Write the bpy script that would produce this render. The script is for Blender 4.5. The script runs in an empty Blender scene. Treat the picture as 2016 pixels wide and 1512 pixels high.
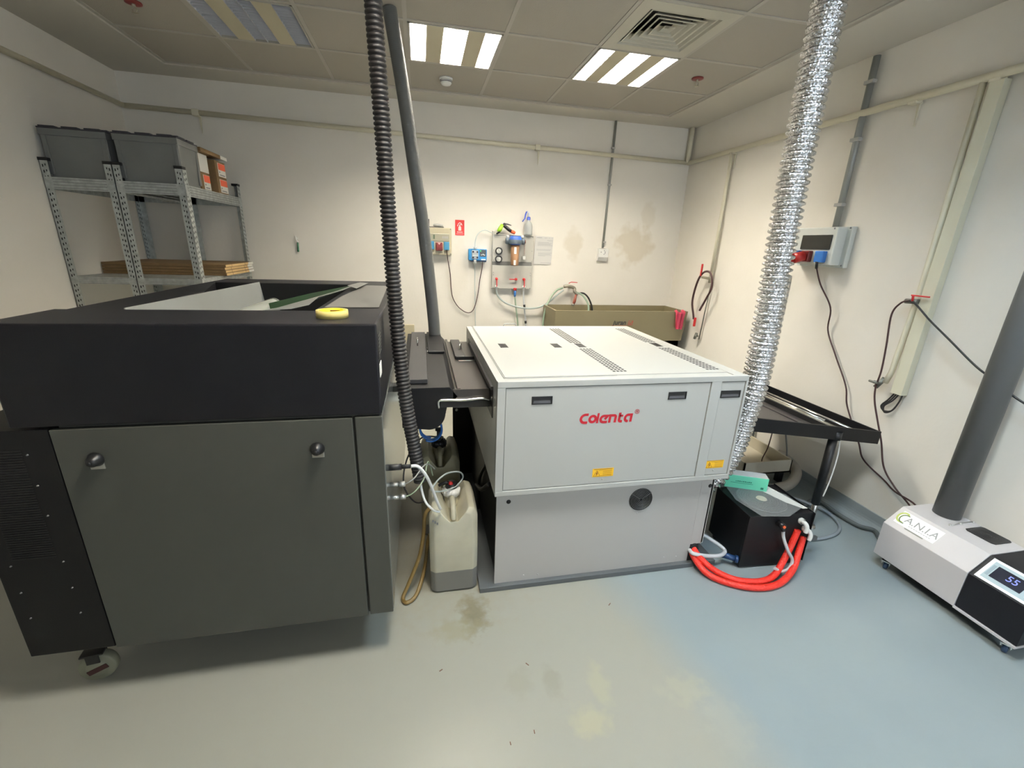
import bpy, bmesh, math, random
from mathutils import Vector, Matrix, Euler
random.seed(7)
PI = math.pi
sc = bpy.context.scene
C = sc.collection

# ---------------------------------------------------------------- camera
cam_d = bpy.data.cameras.new('camera'); cam = bpy.data.objects.new('camera', cam_d); C.objects.link(cam)
cam_d.sensor_width = 36.0; cam_d.lens = 851.39 / 2016 * 36
cam_d.clip_start = 0.05; cam_d.clip_end = 60
cam.location = (0, 0, 1.65)
CAM_R = Euler((math.radians(72.233), math.radians(-2.0712), math.radians(-11.4633)), 'XYZ')
cam.rotation_euler = CAM_R
sc.camera = cam

# ---------------------------------------------------------------- colour management, world
sc.view_settings.view_transform = 'Standard'; sc.view_settings.look = 'None'
sc.view_settings.gamma = 1; sc.view_settings.use_curve_mapping = False
sc.view_settings.exposure = 1.28
w = bpy.data.worlds.new('world'); sc.world = w; w.use_nodes = True
w.node_tree.nodes['Background'].inputs[0].default_value = (0.85, 0.91, 1.0, 1)
w.node_tree.nodes['Background'].inputs[1].default_value = 0.2

def area(name, loc, rot, sx, sy, power, col):
    l = bpy.data.lights.new(name, 'AREA'); l.shape = 'RECTANGLE'; l.size = sx; l.size_y = sy
    l.energy = power; l.color = col
    o = bpy.data.objects.new(name, l); o.location = loc; o.rotation_euler = rot; C.objects.link(o); return o
# daylight through the window behind the camera
area('window_daylight', (1.75, -2.15, 1.6), (math.radians(90), 0, 0), 1.7, 1.4, 25, (0.80, 0.89, 1.0))

XL, XR, YB, YF, ZC = -2.35, 2.815, 4.60, -2.0, 2.875

# ---------------------------------------------------------------- helpers
def ray(px, py):
    d = Vector(((px - 1008) / 851.39, -(py - 756) / 851.39, -1)); d.rotate(CAM_R); return d
def at(px, py, **k):
    d = ray(px, py); o = Vector((0, 0, 1.65))
    if 'X' in k: t = k['X'] / d.x
    elif 'Y' in k: t = k['Y'] / d.y
    else: t = (k['Z'] - 1.65) / d.z
    return o + d * t

MATS = {}
def mat(name, col, rough=0.5, metal=0.0, bump=0.0, bscale=60.0, var=0.0, vscale=4.0, emit=None, es=0.0, trans=0.0, alpha=1.0, coat=0.0, spec=0.5, sss=0.0):
    if name in MATS: return MATS[name]
    m = bpy.data.materials.new(name); m.use_nodes = True; nt = m.node_tree; b = nt.nodes['Principled BSDF']
    b.inputs['Base Color'].default_value = (*col, 1); b.inputs['Roughness'].default_value = rough
    b.inputs['Metallic'].default_value = metal; b.inputs['Coat Weight'].default_value = coat
    b.inputs['Specular IOR Level'].default_value = spec
    if trans: b.inputs['Transmission Weight'].default_value = trans
    if alpha < 1: b.inputs['Alpha'].default_value = alpha
    if emit: b.inputs['Emission Color'].default_value = (*emit, 1); b.inputs['Emission Strength'].default_value = es
    tc = nt.nodes.new('ShaderNodeTexCoord')
    if var:
        n = nt.nodes.new('ShaderNodeTexNoise'); n.inputs['Scale'].default_value = vscale; n.inputs['Detail'].default_value = 6
        nt.links.new(tc.outputs['Object'], n.inputs['Vector'])
        r = nt.nodes.new('ShaderNodeMapRange'); r.inputs[1].default_value = 0.25; r.inputs[2].default_value = 0.75
        r.inputs[3].default_value = 1 - var; r.inputs[4].default_value = 1 + var
        nt.links.new(n.outputs['Fac'], r.inputs[0])
        v = nt.nodes.new('ShaderNodeVectorMath'); v.operation = 'SCALE'; v.inputs[0].default_value = col
        nt.links.new(r.outputs[0], v.inputs['Scale']); nt.links.new(v.outputs[0], b.inputs['Base Color'])
    if bump:
        n = nt.nodes.new('ShaderNodeTexNoise'); n.inputs['Scale'].default_value = bscale; n.inputs['Detail'].default_value = 4
        nt.links.new(tc.outputs['Object'], n.inputs['Vector'])
        bp = nt.nodes.new('ShaderNodeBump'); bp.inputs['Strength'].default_value = bump; bp.inputs['Distance'].default_value = 0.01
        nt.links.new(n.outputs['Fac'], bp.inputs['Height']); nt.links.new(bp.outputs['Normal'], b.inputs['Normal'])
    MATS[name] = m; return m

class MB:
    def __init__(s): s.bm = bmesh.new()
    def _add(s, verts, faces, smooth=False):
        vs = [s.bm.verts.new(v) for v in verts]
        for f in faces:
            try:
                fc = s.bm.faces.new([vs[i] for i in f]); fc.smooth = smooth
            except ValueError: pass
        return vs
    def box(s, x0, x1, y0, y1, z0, z1, bev=0.0, M=None):
        t = bmesh.new()
        vs = [t.verts.new((x, y, z)) for x in (x0, x1) for y in (y0, y1) for z in (z0, z1)]
        for f in ((0,1,3,2),(4,6,7,5),(0,4,5,1),(2,3,7,6),(0,2,6,4),(1,5,7,3)): t.faces.new([vs[i] for i in f])
        if bev: bmesh.ops.bevel(t, geom=t.edges[:], offset=bev, segments=2, affect='EDGES', profile=0.5)
        if M is not None: bmesh.ops.transform(t, matrix=M, verts=t.verts)
        s.merge(t); return s
    def merge(s, t):
        me = bpy.data.meshes.new('tmp'); t.to_mesh(me); t.free(); s.bm.from_mesh(me); bpy.data.meshes.remove(me)
    def cyl(s, p0, p1, r, r1=None, n=20, caps=True, smooth=True):
        p0, p1 = Vector(p0), Vector(p1); r1 = r if r1 is None else r1
        return s.tube([p0, p1], [r, r1], n, caps, raw=True, smooth=smooth)
    def tube(s, pts, r, n=12, caps=True, raw=False, res=6, smooth=True):
        P = [Vector(p) for p in pts]
        if not raw and len(P) > 2: P = spline(P, res)
        R = r if isinstance(r, (list, tuple)) else [r] * len(P)
        if len(R) != len(P): R = [R[0] + (R[-1] - R[0]) * i / (len(P) - 1) for i in range(len(P))]
        T = []
        for i in range(len(P)):
            a = P[max(i - 1, 0)]; b = P[min(i + 1, len(P) - 1)]; d = (b - a)
            T.append(d.normalized() if d.length > 1e-9 else (T[-1] if T else Vector((0, 0, 1))))
        u = T[0].orthogonal().normalized(); rings = []
        for i, (p, t) in enumerate(zip(P, T)):
            u = (u - t * u.dot(t)).normalized(); v = t.cross(u)
            rings.append([s.bm.verts.new(p + (u * math.cos(2*PI*k/n) + v * math.sin(2*PI*k/n)) * R[i]) for k in range(n)])
        for a, b in zip(rings, rings[1:]):
            for k in range(n):
                f = s.bm.faces.new((a[k], a[(k+1) % n], b[(k+1) % n], b[k])); f.smooth = smooth
        if caps:
            s.bm.faces.new(rings[0][::-1]); s.bm.faces.new(rings[-1])
        return s
    def lathe(s, prof, c=(0,0,0), axis='Z', n=32, M=None):
        rings = []; c = Vector(c)
        for r, h in prof:
            ring = []
            for k in range(n):
                a = 2*PI*k/n; x, y = r*math.cos(a), r*math.sin(a)
                p = {'Z': Vector((x, y, h)), 'Y': Vector((x, h, y)), 'X': Vector((h, x, y))}[axis] + c
                ring.append(s.bm.verts.new(M @ p if M is not None else p))
            rings.append(ring)
        for a, b in zip(rings, rings[1:]):
            for k in range(n):
                f = s.bm.faces.new((a[k], a[(k+1) % n], b[(k+1) % n], b[k])); f.smooth = True
        return s
    def prism(s, poly, a, b, axis='Y', bev=0.0, M=None):
        # poly 2D outline extruded along axis between a and b
        t = bmesh.new()
        def P(u, v, h): return {'Y': (u, h, v), 'X': (h, u, v), 'Z': (u, v, h)}[axis]
        A = [t.verts.new(P(u, v, a)) for u, v in poly]; B = [t.verts.new(P(u, v, b)) for u, v in poly]
        n = len(poly)
        t.faces.new(A); t.faces.new(B[::-1])
        for i in range(n): t.faces.new((A[i], B[i], B[(i+1) % n], A[(i+1) % n]))
        if bev: bmesh.ops.bevel(t, geom=t.edges[:], offset=bev, segments=2, affect='EDGES', profile=0.5)
        if M is not None: bmesh.ops.transform(t, matrix=M, verts=t.verts)
        s.merge(t); return s
    def quad(s, *p):
        s._add(p, [tuple(range(len(p)))]); return s
    def plate(s, pts, th):
        # thin sheet through given 3D outline with thickness th along its normal
        P = [Vector(p) for p in pts]; nrm = Vector((0,0,0))
        for i in range(len(P)): nrm += P[i].cross(P[(i+1) % len(P)])
        nrm.normalize(); n = len(P)
        s._add(P + [p - nrm * th for p in P], [tuple(range(n)), tuple(range(2*n-1, n-1, -1))] + [(i, (i+1) % n, n + (i+1) % n, n + i) for i in range(n)])
        return s
    def obj(s, name, m, parent=None, M=None):
        bmesh.ops.recalc_face_normals(s.bm, faces=s.bm.faces[:])
        me = bpy.data.meshes.new(name); s.bm.to_mesh(me); s.bm.free(); me.materials.append(m)
        o = bpy.data.objects.new(name, me); C.objects.link(o)
        if parent is not None:
            o.parent = parent
            if parent.parent is None and parent.type == 'EMPTY': o.matrix_parent_inverse = parent.matrix_basis.inverted()
        if M is not None: o.matrix_basis = M
        return o
def spline(P, res):
    out = []
    for i in range(len(P) - 1):
        p0 = P[max(i-1, 0)]; p1 = P[i]; p2 = P[i+1]; p3 = P[min(i+2, len(P)-1)]
        for k in range(res):
            t = k / res
            out.append(0.5 * ((2*p1) + (-p0 + p2)*t + (2*p0 - 5*p1 + 4*p2 - p3)*t*t + (-p0 + 3*p1 - 3*p2 + p3)*t**3))
    out.append(P[-1]); return out
def resample(P, step):
    out = [P[0].copy()]; acc = 0.0
    for a, b in zip(P, P[1:]):
        L = (b - a).length; pos = step - acc
        while pos <= L: out.append(a.lerp(b, pos / L)); pos += step
        acc = (acc + L) % step if L >= step - acc else acc + L
    return out
def thing(name, label, cat, loc=(0,0,0), group=None, rz=0.0):
    o = bpy.data.objects.new(name, None); o.empty_display_size = 0.05; o.location = loc; o.rotation_euler = (0, 0, rz)
    C.objects.link(o); o['label'] = label; o['category'] = cat
    if group: o['group'] = group
    return o
def tag(o, label, cat, group=None):
    o['label'] = label; o['category'] = cat
    if group: o['group'] = group
    return o
def struct(o): o['kind'] = 'structure'; return o
def inst(root, loc, label=None, group=None, rz=None):
    r = root.copy(); C.objects.link(r); d = Vector(loc) - root.location
    r.location = loc
    if rz is not None: r.rotation_euler = (0, 0, rz)
    if label: r['label'] = label
    if group: r['group'] = group
    def rec(src, dst):
        for ch in src.children:
            c = ch.copy(); C.objects.link(c); c.parent = dst; c.matrix_parent_inverse = ch.matrix_parent_inverse.copy(); rec(ch, c)
    rec(root, r); return r
# stroke lettering: each glyph is a list of centre lines; returns flat ribbons with thickness
def arc(cx, cy, rx, ry, a0, a1, n=18):
    return [(cx + rx*math.cos(math.radians(a0 + (a1-a0)*i/n)), cy + ry*math.sin(math.radians(a0 + (a1-a0)*i/n))) for i in range(n+1)]
def ribbon(mb, path, wd, put, depth):
    n = len(path); L = []; R = []
    closed = n > 3 and (Vector(path[0]) - Vector(path[-1])).length < 1e-5
    for i in range(n):
        a = Vector(path[i-1] if i else (path[-2] if closed else path[0])); b = Vector(path[i+1] if i < n-1 else (path[1] if closed else path[-1])); p = Vector(path[i])
        d1 = (p - a); d2 = (b - p)
        d1 = d1.normalized() if d1.length > 1e-9 else d2.normalized(); d2 = d2.normalized() if d2.length > 1e-9 else d1
        t = (d1 + d2).normalized(); nn = Vector((-t.y, t.x)); k = 1 / max(0.5, nn.dot(Vector((-d1.y, d1.x))))
        L.append(p + nn * wd/2 * k); R.append(p - nn * wd/2 * k)
    for i in range(n-1):
        q = [L[i], L[i+1], R[i+1], R[i]]
        mb._add([put(v.x, v.y, 0) for v in q] + [put(v.x, v.y, depth) for v in q],
                [(0,1,2,3), (7,6,5,4), (0,4,5,1), (1,5,6,2), (2,6,7,3), (3,7,4,0)])
def text_mesh(s, size, M, name, m, parent=None, bold=0.0, shear=0.0, ext=0.0004):
    cu = bpy.data.curves.new('txt', 'FONT'); cu.body = s; cu.size = size; cu.extrude = ext; cu.offset = bold; cu.shear = shear
    cu.align_x = 'CENTER'; cu.align_y = 'CENTER'
    t = bpy.data.objects.new('txt', cu); C.objects.link(t)
    bpy.context.view_layer.update()
    me = bpy.data.meshes.new_from_object(t.evaluated_get(bpy.context.evaluated_depsgraph_get()))
    bpy.data.objects.remove(t); bpy.data.curves.remove(cu)
    bm = bmesh.new(); bm.from_mesh(me); bmesh.ops.transform(bm, matrix=M, verts=bm.verts)
    mb = MB(); mb.merge(bm); bpy.data.meshes.remove(me)
    return mb.obj(name, m, parent)
def frame(o, ux, uy):  # matrix mapping local x,y to directions ux, uy at o
    ux = Vector(ux).normalized(); uy = Vector(uy).normalized(); uz = ux.cross(uy)
    return Matrix.Translation(Vector(o)) @ Matrix((ux, uy, uz)).transposed().to_4x4()
FRONT = lambda x, y, z: frame((x, y, z), (1,0,0), (0,0,1))        # face looking towards -Y
# ---------------------------------------------------------------- materials
def wall_mat():
    m = mat('painted_wall', (0.66, 0.63, 0.565), 0.75, bump=0.07, bscale=45)
    nt = m.node_tree; b = nt.nodes['Principled BSDF']
    g = nt.nodes.new('ShaderNodeNewGeometry')
    n1 = nt.nodes.new('ShaderNodeTexNoise'); n1.inputs['Scale'].default_value = 2.2; n1.inputs['Detail'].default_value = 5
    r1 = nt.nodes.new('ShaderNodeValToRGB'); r1.color_ramp.elements[0].position = 0.35; r1.color_ramp.elements[0].color = (0.775, 0.74, 0.665, 1)
    r1.color_ramp.elements[1].position = 0.7; r1.color_ramp.elements[1].color = (0.81, 0.775, 0.705, 1)
    nt.links.new(g.outputs['Position'], n1.inputs['Vector']); nt.links.new(n1.outputs['Fac'], r1.inputs[0])
    last = r1.outputs[0]
    # damp stains on the back wall
    for (cx, cz, rx, rz, k) in ((2.28, 1.70, .22, .22, .5), (1.60, 1.70, .10, .16, .35), (2.42, 2.02, .08, .16, .25), (0.36, 1.35, .12, .3, .15)):
        mp = nt.nodes.new('ShaderNodeMapping'); mp.vector_type = 'POINT'
        mp.inputs['Location'].default_value = (-cx/rx, -4.6/.3, -cz/rz); mp.inputs['Scale'].default_value = (1/rx, 1/.3, 1/rz)
        nt.links.new(g.outputs['Position'], mp.inputs['Vector'])
        ns = nt.nodes.new('ShaderNodeTexNoise'); ns.inputs['Scale'].default_value = 9; nt.links.new(g.outputs['Position'], ns.inputs['Vector'])
        ln = nt.nodes.new('ShaderNodeVectorMath'); ln.operation = 'LENGTH'; nt.links.new(mp.outputs[0], ln.inputs[0])
        ad = nt.nodes.new('ShaderNodeMath'); ad.operation = 'MULTIPLY_ADD'; ad.inputs[1].default_value = 1.6
        nt.links.new(ns.outputs['Fac'], ad.inputs[0]); nt.links.new(ln.outputs['Value'], ad.inputs[2])
        rg = nt.nodes.new('ShaderNodeMapRange'); rg.inputs[1].default_value = 1.45; rg.inputs[2].default_value = 1.9; rg.inputs[3].default_value = k; rg.inputs[4].default_value = 0
        nt.links.new(ad.outputs[0], rg.inputs[0])
        mx = nt.nodes.new('ShaderNodeMixRGB'); mx.inputs[2].default_value = (0.56, 0.48, 0.34, 1)
        nt.links.new(rg.outputs[0], mx.inputs[0]); nt.links.new(last, mx.inputs[1]); last = mx.outputs[0]
    nt.links.new(last, b.inputs['Base Color']); return m
WALL = wall_mat()
def floor_mat():
    m = mat('epoxy_floor', (0.46, 0.52, 0.51), 0.32, bump=0.06, bscale=30, spec=0.4)
    nt = m.node_tree; b = nt.nodes['Principled BSDF']; g = nt.nodes.new('ShaderNodeNewGeometry')
    n1 = nt.nodes.new('ShaderNodeTexNoise'); n1.inputs['Scale'].default_value = 1.3; n1.inputs['Detail'].default_value = 8
    nt.links.new(g.outputs['Position'], n1.inputs['Vector'])
    r1 = nt.nodes.new('ShaderNodeValToRGB'); r1.color_ramp.elements[0].position = 0.3; r1.color_ramp.elements[0].color = (0.25, 0.30, 0.315, 1)
    r1.color_ramp.elements[1].position = 0.75; r1.color_ramp.elements[1].color = (0.29, 0.34, 0.345, 1)
    nt.links.new(n1.outputs['Fac'], r1.inputs[0]); last = r1.outputs[0]
    # worn beige film left of a diagonal edge, bluer coating to its right
    sx = nt.nodes.new('ShaderNodeSeparateXYZ'); nt.links.new(g.outputs['Position'], sx.inputs[0])
    e1 = nt.nodes.new('ShaderNodeMath'); e1.operation = 'MULTIPLY_ADD'; e1.inputs[1].default_value = 0.15; nt.links.new(sx.outputs['Y'], e1.inputs[0]); nt.links.new(sx.outputs['X'], e1.inputs[2])
    e2 = nt.nodes.new('ShaderNodeMath'); e2.operation = 'MULTIPLY_ADD'; e2.inputs[1].default_value = 0.35; nt.links.new(n1.outputs['Fac'], e2.inputs[0]); nt.links.new(e1.outputs[0], e2.inputs[2])
    e3 = nt.nodes.new('ShaderNodeMapRange'); e3.inputs[1].default_value = 1.22; e3.inputs[2].default_value = 1.52; e3.inputs[3].default_value = .85; e3.inputs[4].default_value = 0; nt.links.new(e2.outputs[0], e3.inputs[0])
    wm = nt.nodes.new('ShaderNodeMixRGB'); wm.inputs[2].default_value = (0.335, 0.325, 0.27, 1); nt.links.new(e3.outputs[0], wm.inputs[0]); nt.links.new(last, wm.inputs[1]); last = wm.outputs[0]
    sp = nt.nodes.new('ShaderNodeTexNoise'); sp.inputs['Scale'].default_value = 20; sp.inputs['Detail'].default_value = 6
    nt.links.new(g.outputs['Position'], sp.inputs['Vector'])
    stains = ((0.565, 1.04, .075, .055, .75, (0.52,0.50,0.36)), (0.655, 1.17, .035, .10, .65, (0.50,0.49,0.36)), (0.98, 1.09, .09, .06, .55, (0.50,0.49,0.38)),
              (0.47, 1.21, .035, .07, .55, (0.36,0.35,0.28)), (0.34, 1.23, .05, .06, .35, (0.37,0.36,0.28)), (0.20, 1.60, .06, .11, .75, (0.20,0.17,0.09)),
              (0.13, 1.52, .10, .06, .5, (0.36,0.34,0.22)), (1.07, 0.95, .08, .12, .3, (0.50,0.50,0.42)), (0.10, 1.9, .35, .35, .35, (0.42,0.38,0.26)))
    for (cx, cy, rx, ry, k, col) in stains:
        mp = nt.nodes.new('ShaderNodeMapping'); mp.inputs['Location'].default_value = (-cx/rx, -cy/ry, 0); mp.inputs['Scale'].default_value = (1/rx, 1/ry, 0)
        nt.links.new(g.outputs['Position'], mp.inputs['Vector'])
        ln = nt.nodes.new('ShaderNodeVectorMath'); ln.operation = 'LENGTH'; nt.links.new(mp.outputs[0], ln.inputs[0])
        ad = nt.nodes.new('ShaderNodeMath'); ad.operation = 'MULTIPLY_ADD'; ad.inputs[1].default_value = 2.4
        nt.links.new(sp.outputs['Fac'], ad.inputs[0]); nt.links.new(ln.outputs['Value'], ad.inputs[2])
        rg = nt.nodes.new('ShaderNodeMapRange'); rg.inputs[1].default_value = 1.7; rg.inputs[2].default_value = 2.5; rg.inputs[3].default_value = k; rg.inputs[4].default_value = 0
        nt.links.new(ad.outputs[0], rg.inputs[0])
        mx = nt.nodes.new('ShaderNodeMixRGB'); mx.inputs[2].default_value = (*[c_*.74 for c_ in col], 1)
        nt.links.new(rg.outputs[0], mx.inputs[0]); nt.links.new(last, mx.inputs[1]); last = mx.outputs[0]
    nt.links.new(last, b.inputs['Base Color'])
    rr = nt.nodes.new('ShaderNodeMapRange'); rr.inputs[3].default_value = 0.26; rr.inputs[4].default_value = 0.45
    nt.links.new(sp.outputs['Fac'], rr.inputs[0]); nt.links.new(rr.outputs[0], b.inputs['Roughness']); return m
FLOOR = floor_mat()
GYP = mat('gypsum_border', (0.56, 0.53, 0.465), 0.8)
TILE = mat('ceiling_tile', (0.40, 0.37, 0.315), 0.9, bump=0.15, bscale=160)
GRID = mat('grid_bar', (0.44, 0.42, 0.37), 0.6)
COVE = mat('cove_grey', (0.30, 0.34, 0.35), 0.4)
PIPE = mat('cream_pipe', (0.70, 0.66, 0.52), 0.45)
PIPEJ = mat('pipe_joint', (0.45, 0.42, 0.30), 0.6)
CONDUIT = mat('grey_conduit', (0.30, 0.31, 0.29), 0.4, metal=0.3)
BLACK = mat('black_plastic', (0.010, 0.010, 0.011), 0.4)
BLACKM = mat('black_sheet_metal', (0.005, 0.005, 0.006), 0.5, bump=0.05, bscale=300, spec=0.3)
ANTH = mat('anthracite_paint', (0.008, 0.008, 0.011), 0.45, bump=0.12, bscale=420, spec=0.3)
GREYP = mat('grey_sheet_metal', (0.060, 0.062, 0.053), 0.45, bump=0.06, bscale=400)
LGREY = mat('light_grey_metal', (0.42, 0.41, 0.39), 0.45, bump=0.05, bscale=400)
WHITE = mat('white_powder_coat', (0.43, 0.435, 0.41), 0.38, bump=0.03, bscale=300)
SEAM = mat('seam_grey', (0.33, 0.34, 0.33), 0.6)
DARK = mat('dark_recess', (0.008, 0.008, 0.009), 0.7)
CHROME = mat('chrome', (0.75, 0.75, 0.74), 0.18, metal=1.0)
STEEL = mat('brushed_steel', (0.55, 0.55, 0.53), 0.35, metal=1.0)
GALV = mat('galvanised_steel', (0.50, 0.53, 0.52), 0.45, metal=0.55, var=0.25, vscale=30)
EURO = mat('grey_crate_plastic', (0.175, 0.18, 0.175), 0.45, var=0.08, vscale=6)
CARD = mat('cardboard', (0.21, 0.13, 0.055), 0.85, var=0.1, vscale=20)
CARDL = mat('lit_cardboard', (0.62, 0.42, 0.19), 0.7, var=0.08)  # cardboard painted paler, light on the flat carton ends put into the colour
PAPER = mat('white_paper', (0.78, 0.77, 0.72), 0.7)
INK = mat('grey_print', (0.22, 0.22, 0.23), 0.7)
RED = mat('red_plastic', (0.55, 0.02, 0.02), 0.4)
REDS = mat('red_sign', (0.62, 0.03, 0.025), 0.4)
DRED = mat('dark_red_socket', (0.17, 0.02, 0.018), 0.4)
ORANGE = mat('orange_plastic', (0.85, 0.14, 0.04), 0.4)
BLUE = mat('blue_plastic', (0.03, 0.16, 0.5), 0.35)
LBLUE = mat('light_blue_plastic', (0.05, 0.24, 0.42), 0.4)
PBLUE = mat('pump_blue', (0.03, 0.27, 0.62), 0.35)
GREEN = mat('lime_green_plastic', (0.35, 0.62, 0.04), 0.4)
CREAM = mat('cream_plastic', (0.52, 0.47, 0.33), 0.45)
WPLAS = mat('white_plastic', (0.76, 0.76, 0.73), 0.35)
CLEAR = mat('clear_plastic', (0.80, 0.83, 0.82), 0.10, alpha=0.13)
HOSEC = mat('translucent_hose', (0.55, 0.62, 0.60), 0.3, trans=0.3)
HOSEG = mat('pale_green_hose', (0.38, 0.50, 0.38), 0.35, trans=0.15)
HOSEW = mat('milky_hose', (0.62, 0.64, 0.66), 0.3, trans=0.15)
REDH = mat('red_braided_hose', (0.80, 0.035, 0.02), 0.38, bump=0.5, bscale=120)
AMBER = mat('amber_tube', (0.20, 0.13, 0.04), 0.35)
RUB = mat('black_rubber', (0.02, 0.018, 0.018), 0.5)
BRCAB = mat('dark_brown_cable', (0.05, 0.018, 0.018), 0.5)
SINK = mat('beige_trough', (0.235, 0.20, 0.115), 0.5, var=0.05)
YELLOW = mat('warning_yellow', (0.90, 0.52, 0.02), 0.5)
LOGO = mat('logo_red', (0.50, 0.008, 0.02), 0.45)
PINK = mat('pink_rubber', (0.95, 0.13, 0.22), 0.5)
BRASS = mat('brass_tap', (0.45, 0.42, 0.33), 0.35, metal=0.8)
TAPE = mat('masking_tape', (0.60, 0.50, 0.17), 0.7)
MINT = mat('mint_carton', (0.16, 0.68, 0.45), 0.5)
PGREY = mat('grey_pvc_pipe', (0.115, 0.12, 0.118), 0.45)
IVORY = mat('ivory_enclosure', (0.60, 0.62, 0.58), 0.4)
SMOKE = mat('smoked_window', (0.03, 0.03, 0.026), 0.35, spec=0.25)

# ---------------------------------------------------------------- room
mb = MB(); mb.box(XL-.1, XR+.1, YF-.1, YB+.1, -0.1, 0); struct(mb.obj('floor', FLOOR))
mb = MB(); mb.box(XL-.1, XR+.1, YB, YB+.1, 0, ZC+.12); struct(mb.obj('wall_back', WALL))
mb = MB(); mb.box(XL-.1, XL, YF-.1, YB, 0, ZC+.12); struct(mb.obj('wall_left', WALL))
mb = MB(); mb.box(XR, XR+.1, YF-.1, YB, 0, ZC+.12); struct(mb.obj('wall_right', WALL))
mb = MB()
wx0, wx1, wz0, wz1 = 0.9, 2.6, 0.9, 2.3
mb.box(XL, wx0, YF-.1, YF, 0, ZC+.12); mb.box(wx1, XR, YF-.1, YF, 0, ZC+.12)
mb.box(wx0, wx1, YF-.1, YF, 0, wz0); mb.box(wx0, wx1, YF-.1, YF, wz1, ZC+.12)
struct(mb.obj('wall_front', WALL))
mb = MB()
for a in (wx0, (wx0+wx1)/2-.025, wx1-.05): mb.box(a, a+.05, YF-.07, YF-.02, wz0, wz1)
for a in (wz0, wz1-.05): mb.box(wx0+.05, wx1-.05, YF-.07, YF-.02, a, a+.05)
struct(mb.obj('window_1', WPLAS))
# suspended ceiling: tiles in a T-bar grid, gypsum border around it
GX0, GY1, T = -1.85, 4.31, 0.6
fix = {(1, 1), (3, 1), (5, 1), (5, 2), (3, 5), (5, 5)}   # (col, row from the back) left open for lamps and the diffuser
mb = MB()
for i in range(7):
    for j in range(10):
        if (i, j) in fix: continue
        x0 = GX0 + i*T; y1 = GY1 - j*T
        mb.box(x0+.012, x0+T-.012, y1-T+.012, y1-.012, ZC+.004, ZC+.018)
mb.box(XL-.1, XR+.1, YF-.1, YB+.1, ZC+.14, ZC+.2)
struct(mb.obj('ceiling', TILE))
mb = MB()
x1 = GX0+7*T; y0 = GY1-10*T
mb.box(XL, GX0-.012, YF, YB, ZC-.012, ZC+.02); mb.box(x1+.012, XR, YF, YB, ZC-.012, ZC+.02)
mb.box(GX0-.012, x1+.012, GY1+.012, YB, ZC-.012, ZC+.02); mb.box(GX0-.012, x1+.012, YF, y0-.012, ZC-.012, ZC+.02)
struct(mb.obj('trim_1', GYP))
mb = MB()
for i in range(8): mb.box(GX0+i*T-.012, GX0+i*T+.012, y0-.012, GY1+.012, ZC, ZC+.004); mb.box(GX0+i*T-.002, GX0+i*T+.002, y0, GY1, ZC+.004, ZC+.03)
for j in range(11): mb.box(GX0-.012, x1+.012, GY1-j*T-.012, GY1-j*T+.012, ZC-.0005, ZC+.0035)
struct(mb.obj('trim_2', GRID))
# coved skirting
def cove(name, a, b, nx, ny):
    mb = MB(); prof = [(0, 0), (0.06, 0)] + [(0.06 - .052*math.sin(t*PI/10), .052 - .052*math.cos(t*PI/10)) for t in range(1, 6)] + [(.008, .10), (0, .10)]
    A = [Vector((a[0] + nx*u, a[1] + ny*u, v)) for u, v in prof]; B = [Vector((b[0] + nx*u, b[1] + ny*u, v)) for u, v in prof]
    n = len(prof); mb._add(A + B, [tuple(range(n)), tuple(range(2*n-1, n-1, -1))] + [(i, (i+1) % n, n+(i+1) % n, n+i) for i in range(n)])
    struct(mb.obj(name, COVE))
cove('baseboard_right', (XR, YF), (XR, YB), -1, 0); cove('baseboard_back', (XL, YB), (XR, YB), 0, -1); cove('baseboard_left', (XL, YF), (XL, YB), 1, 0)

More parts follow.
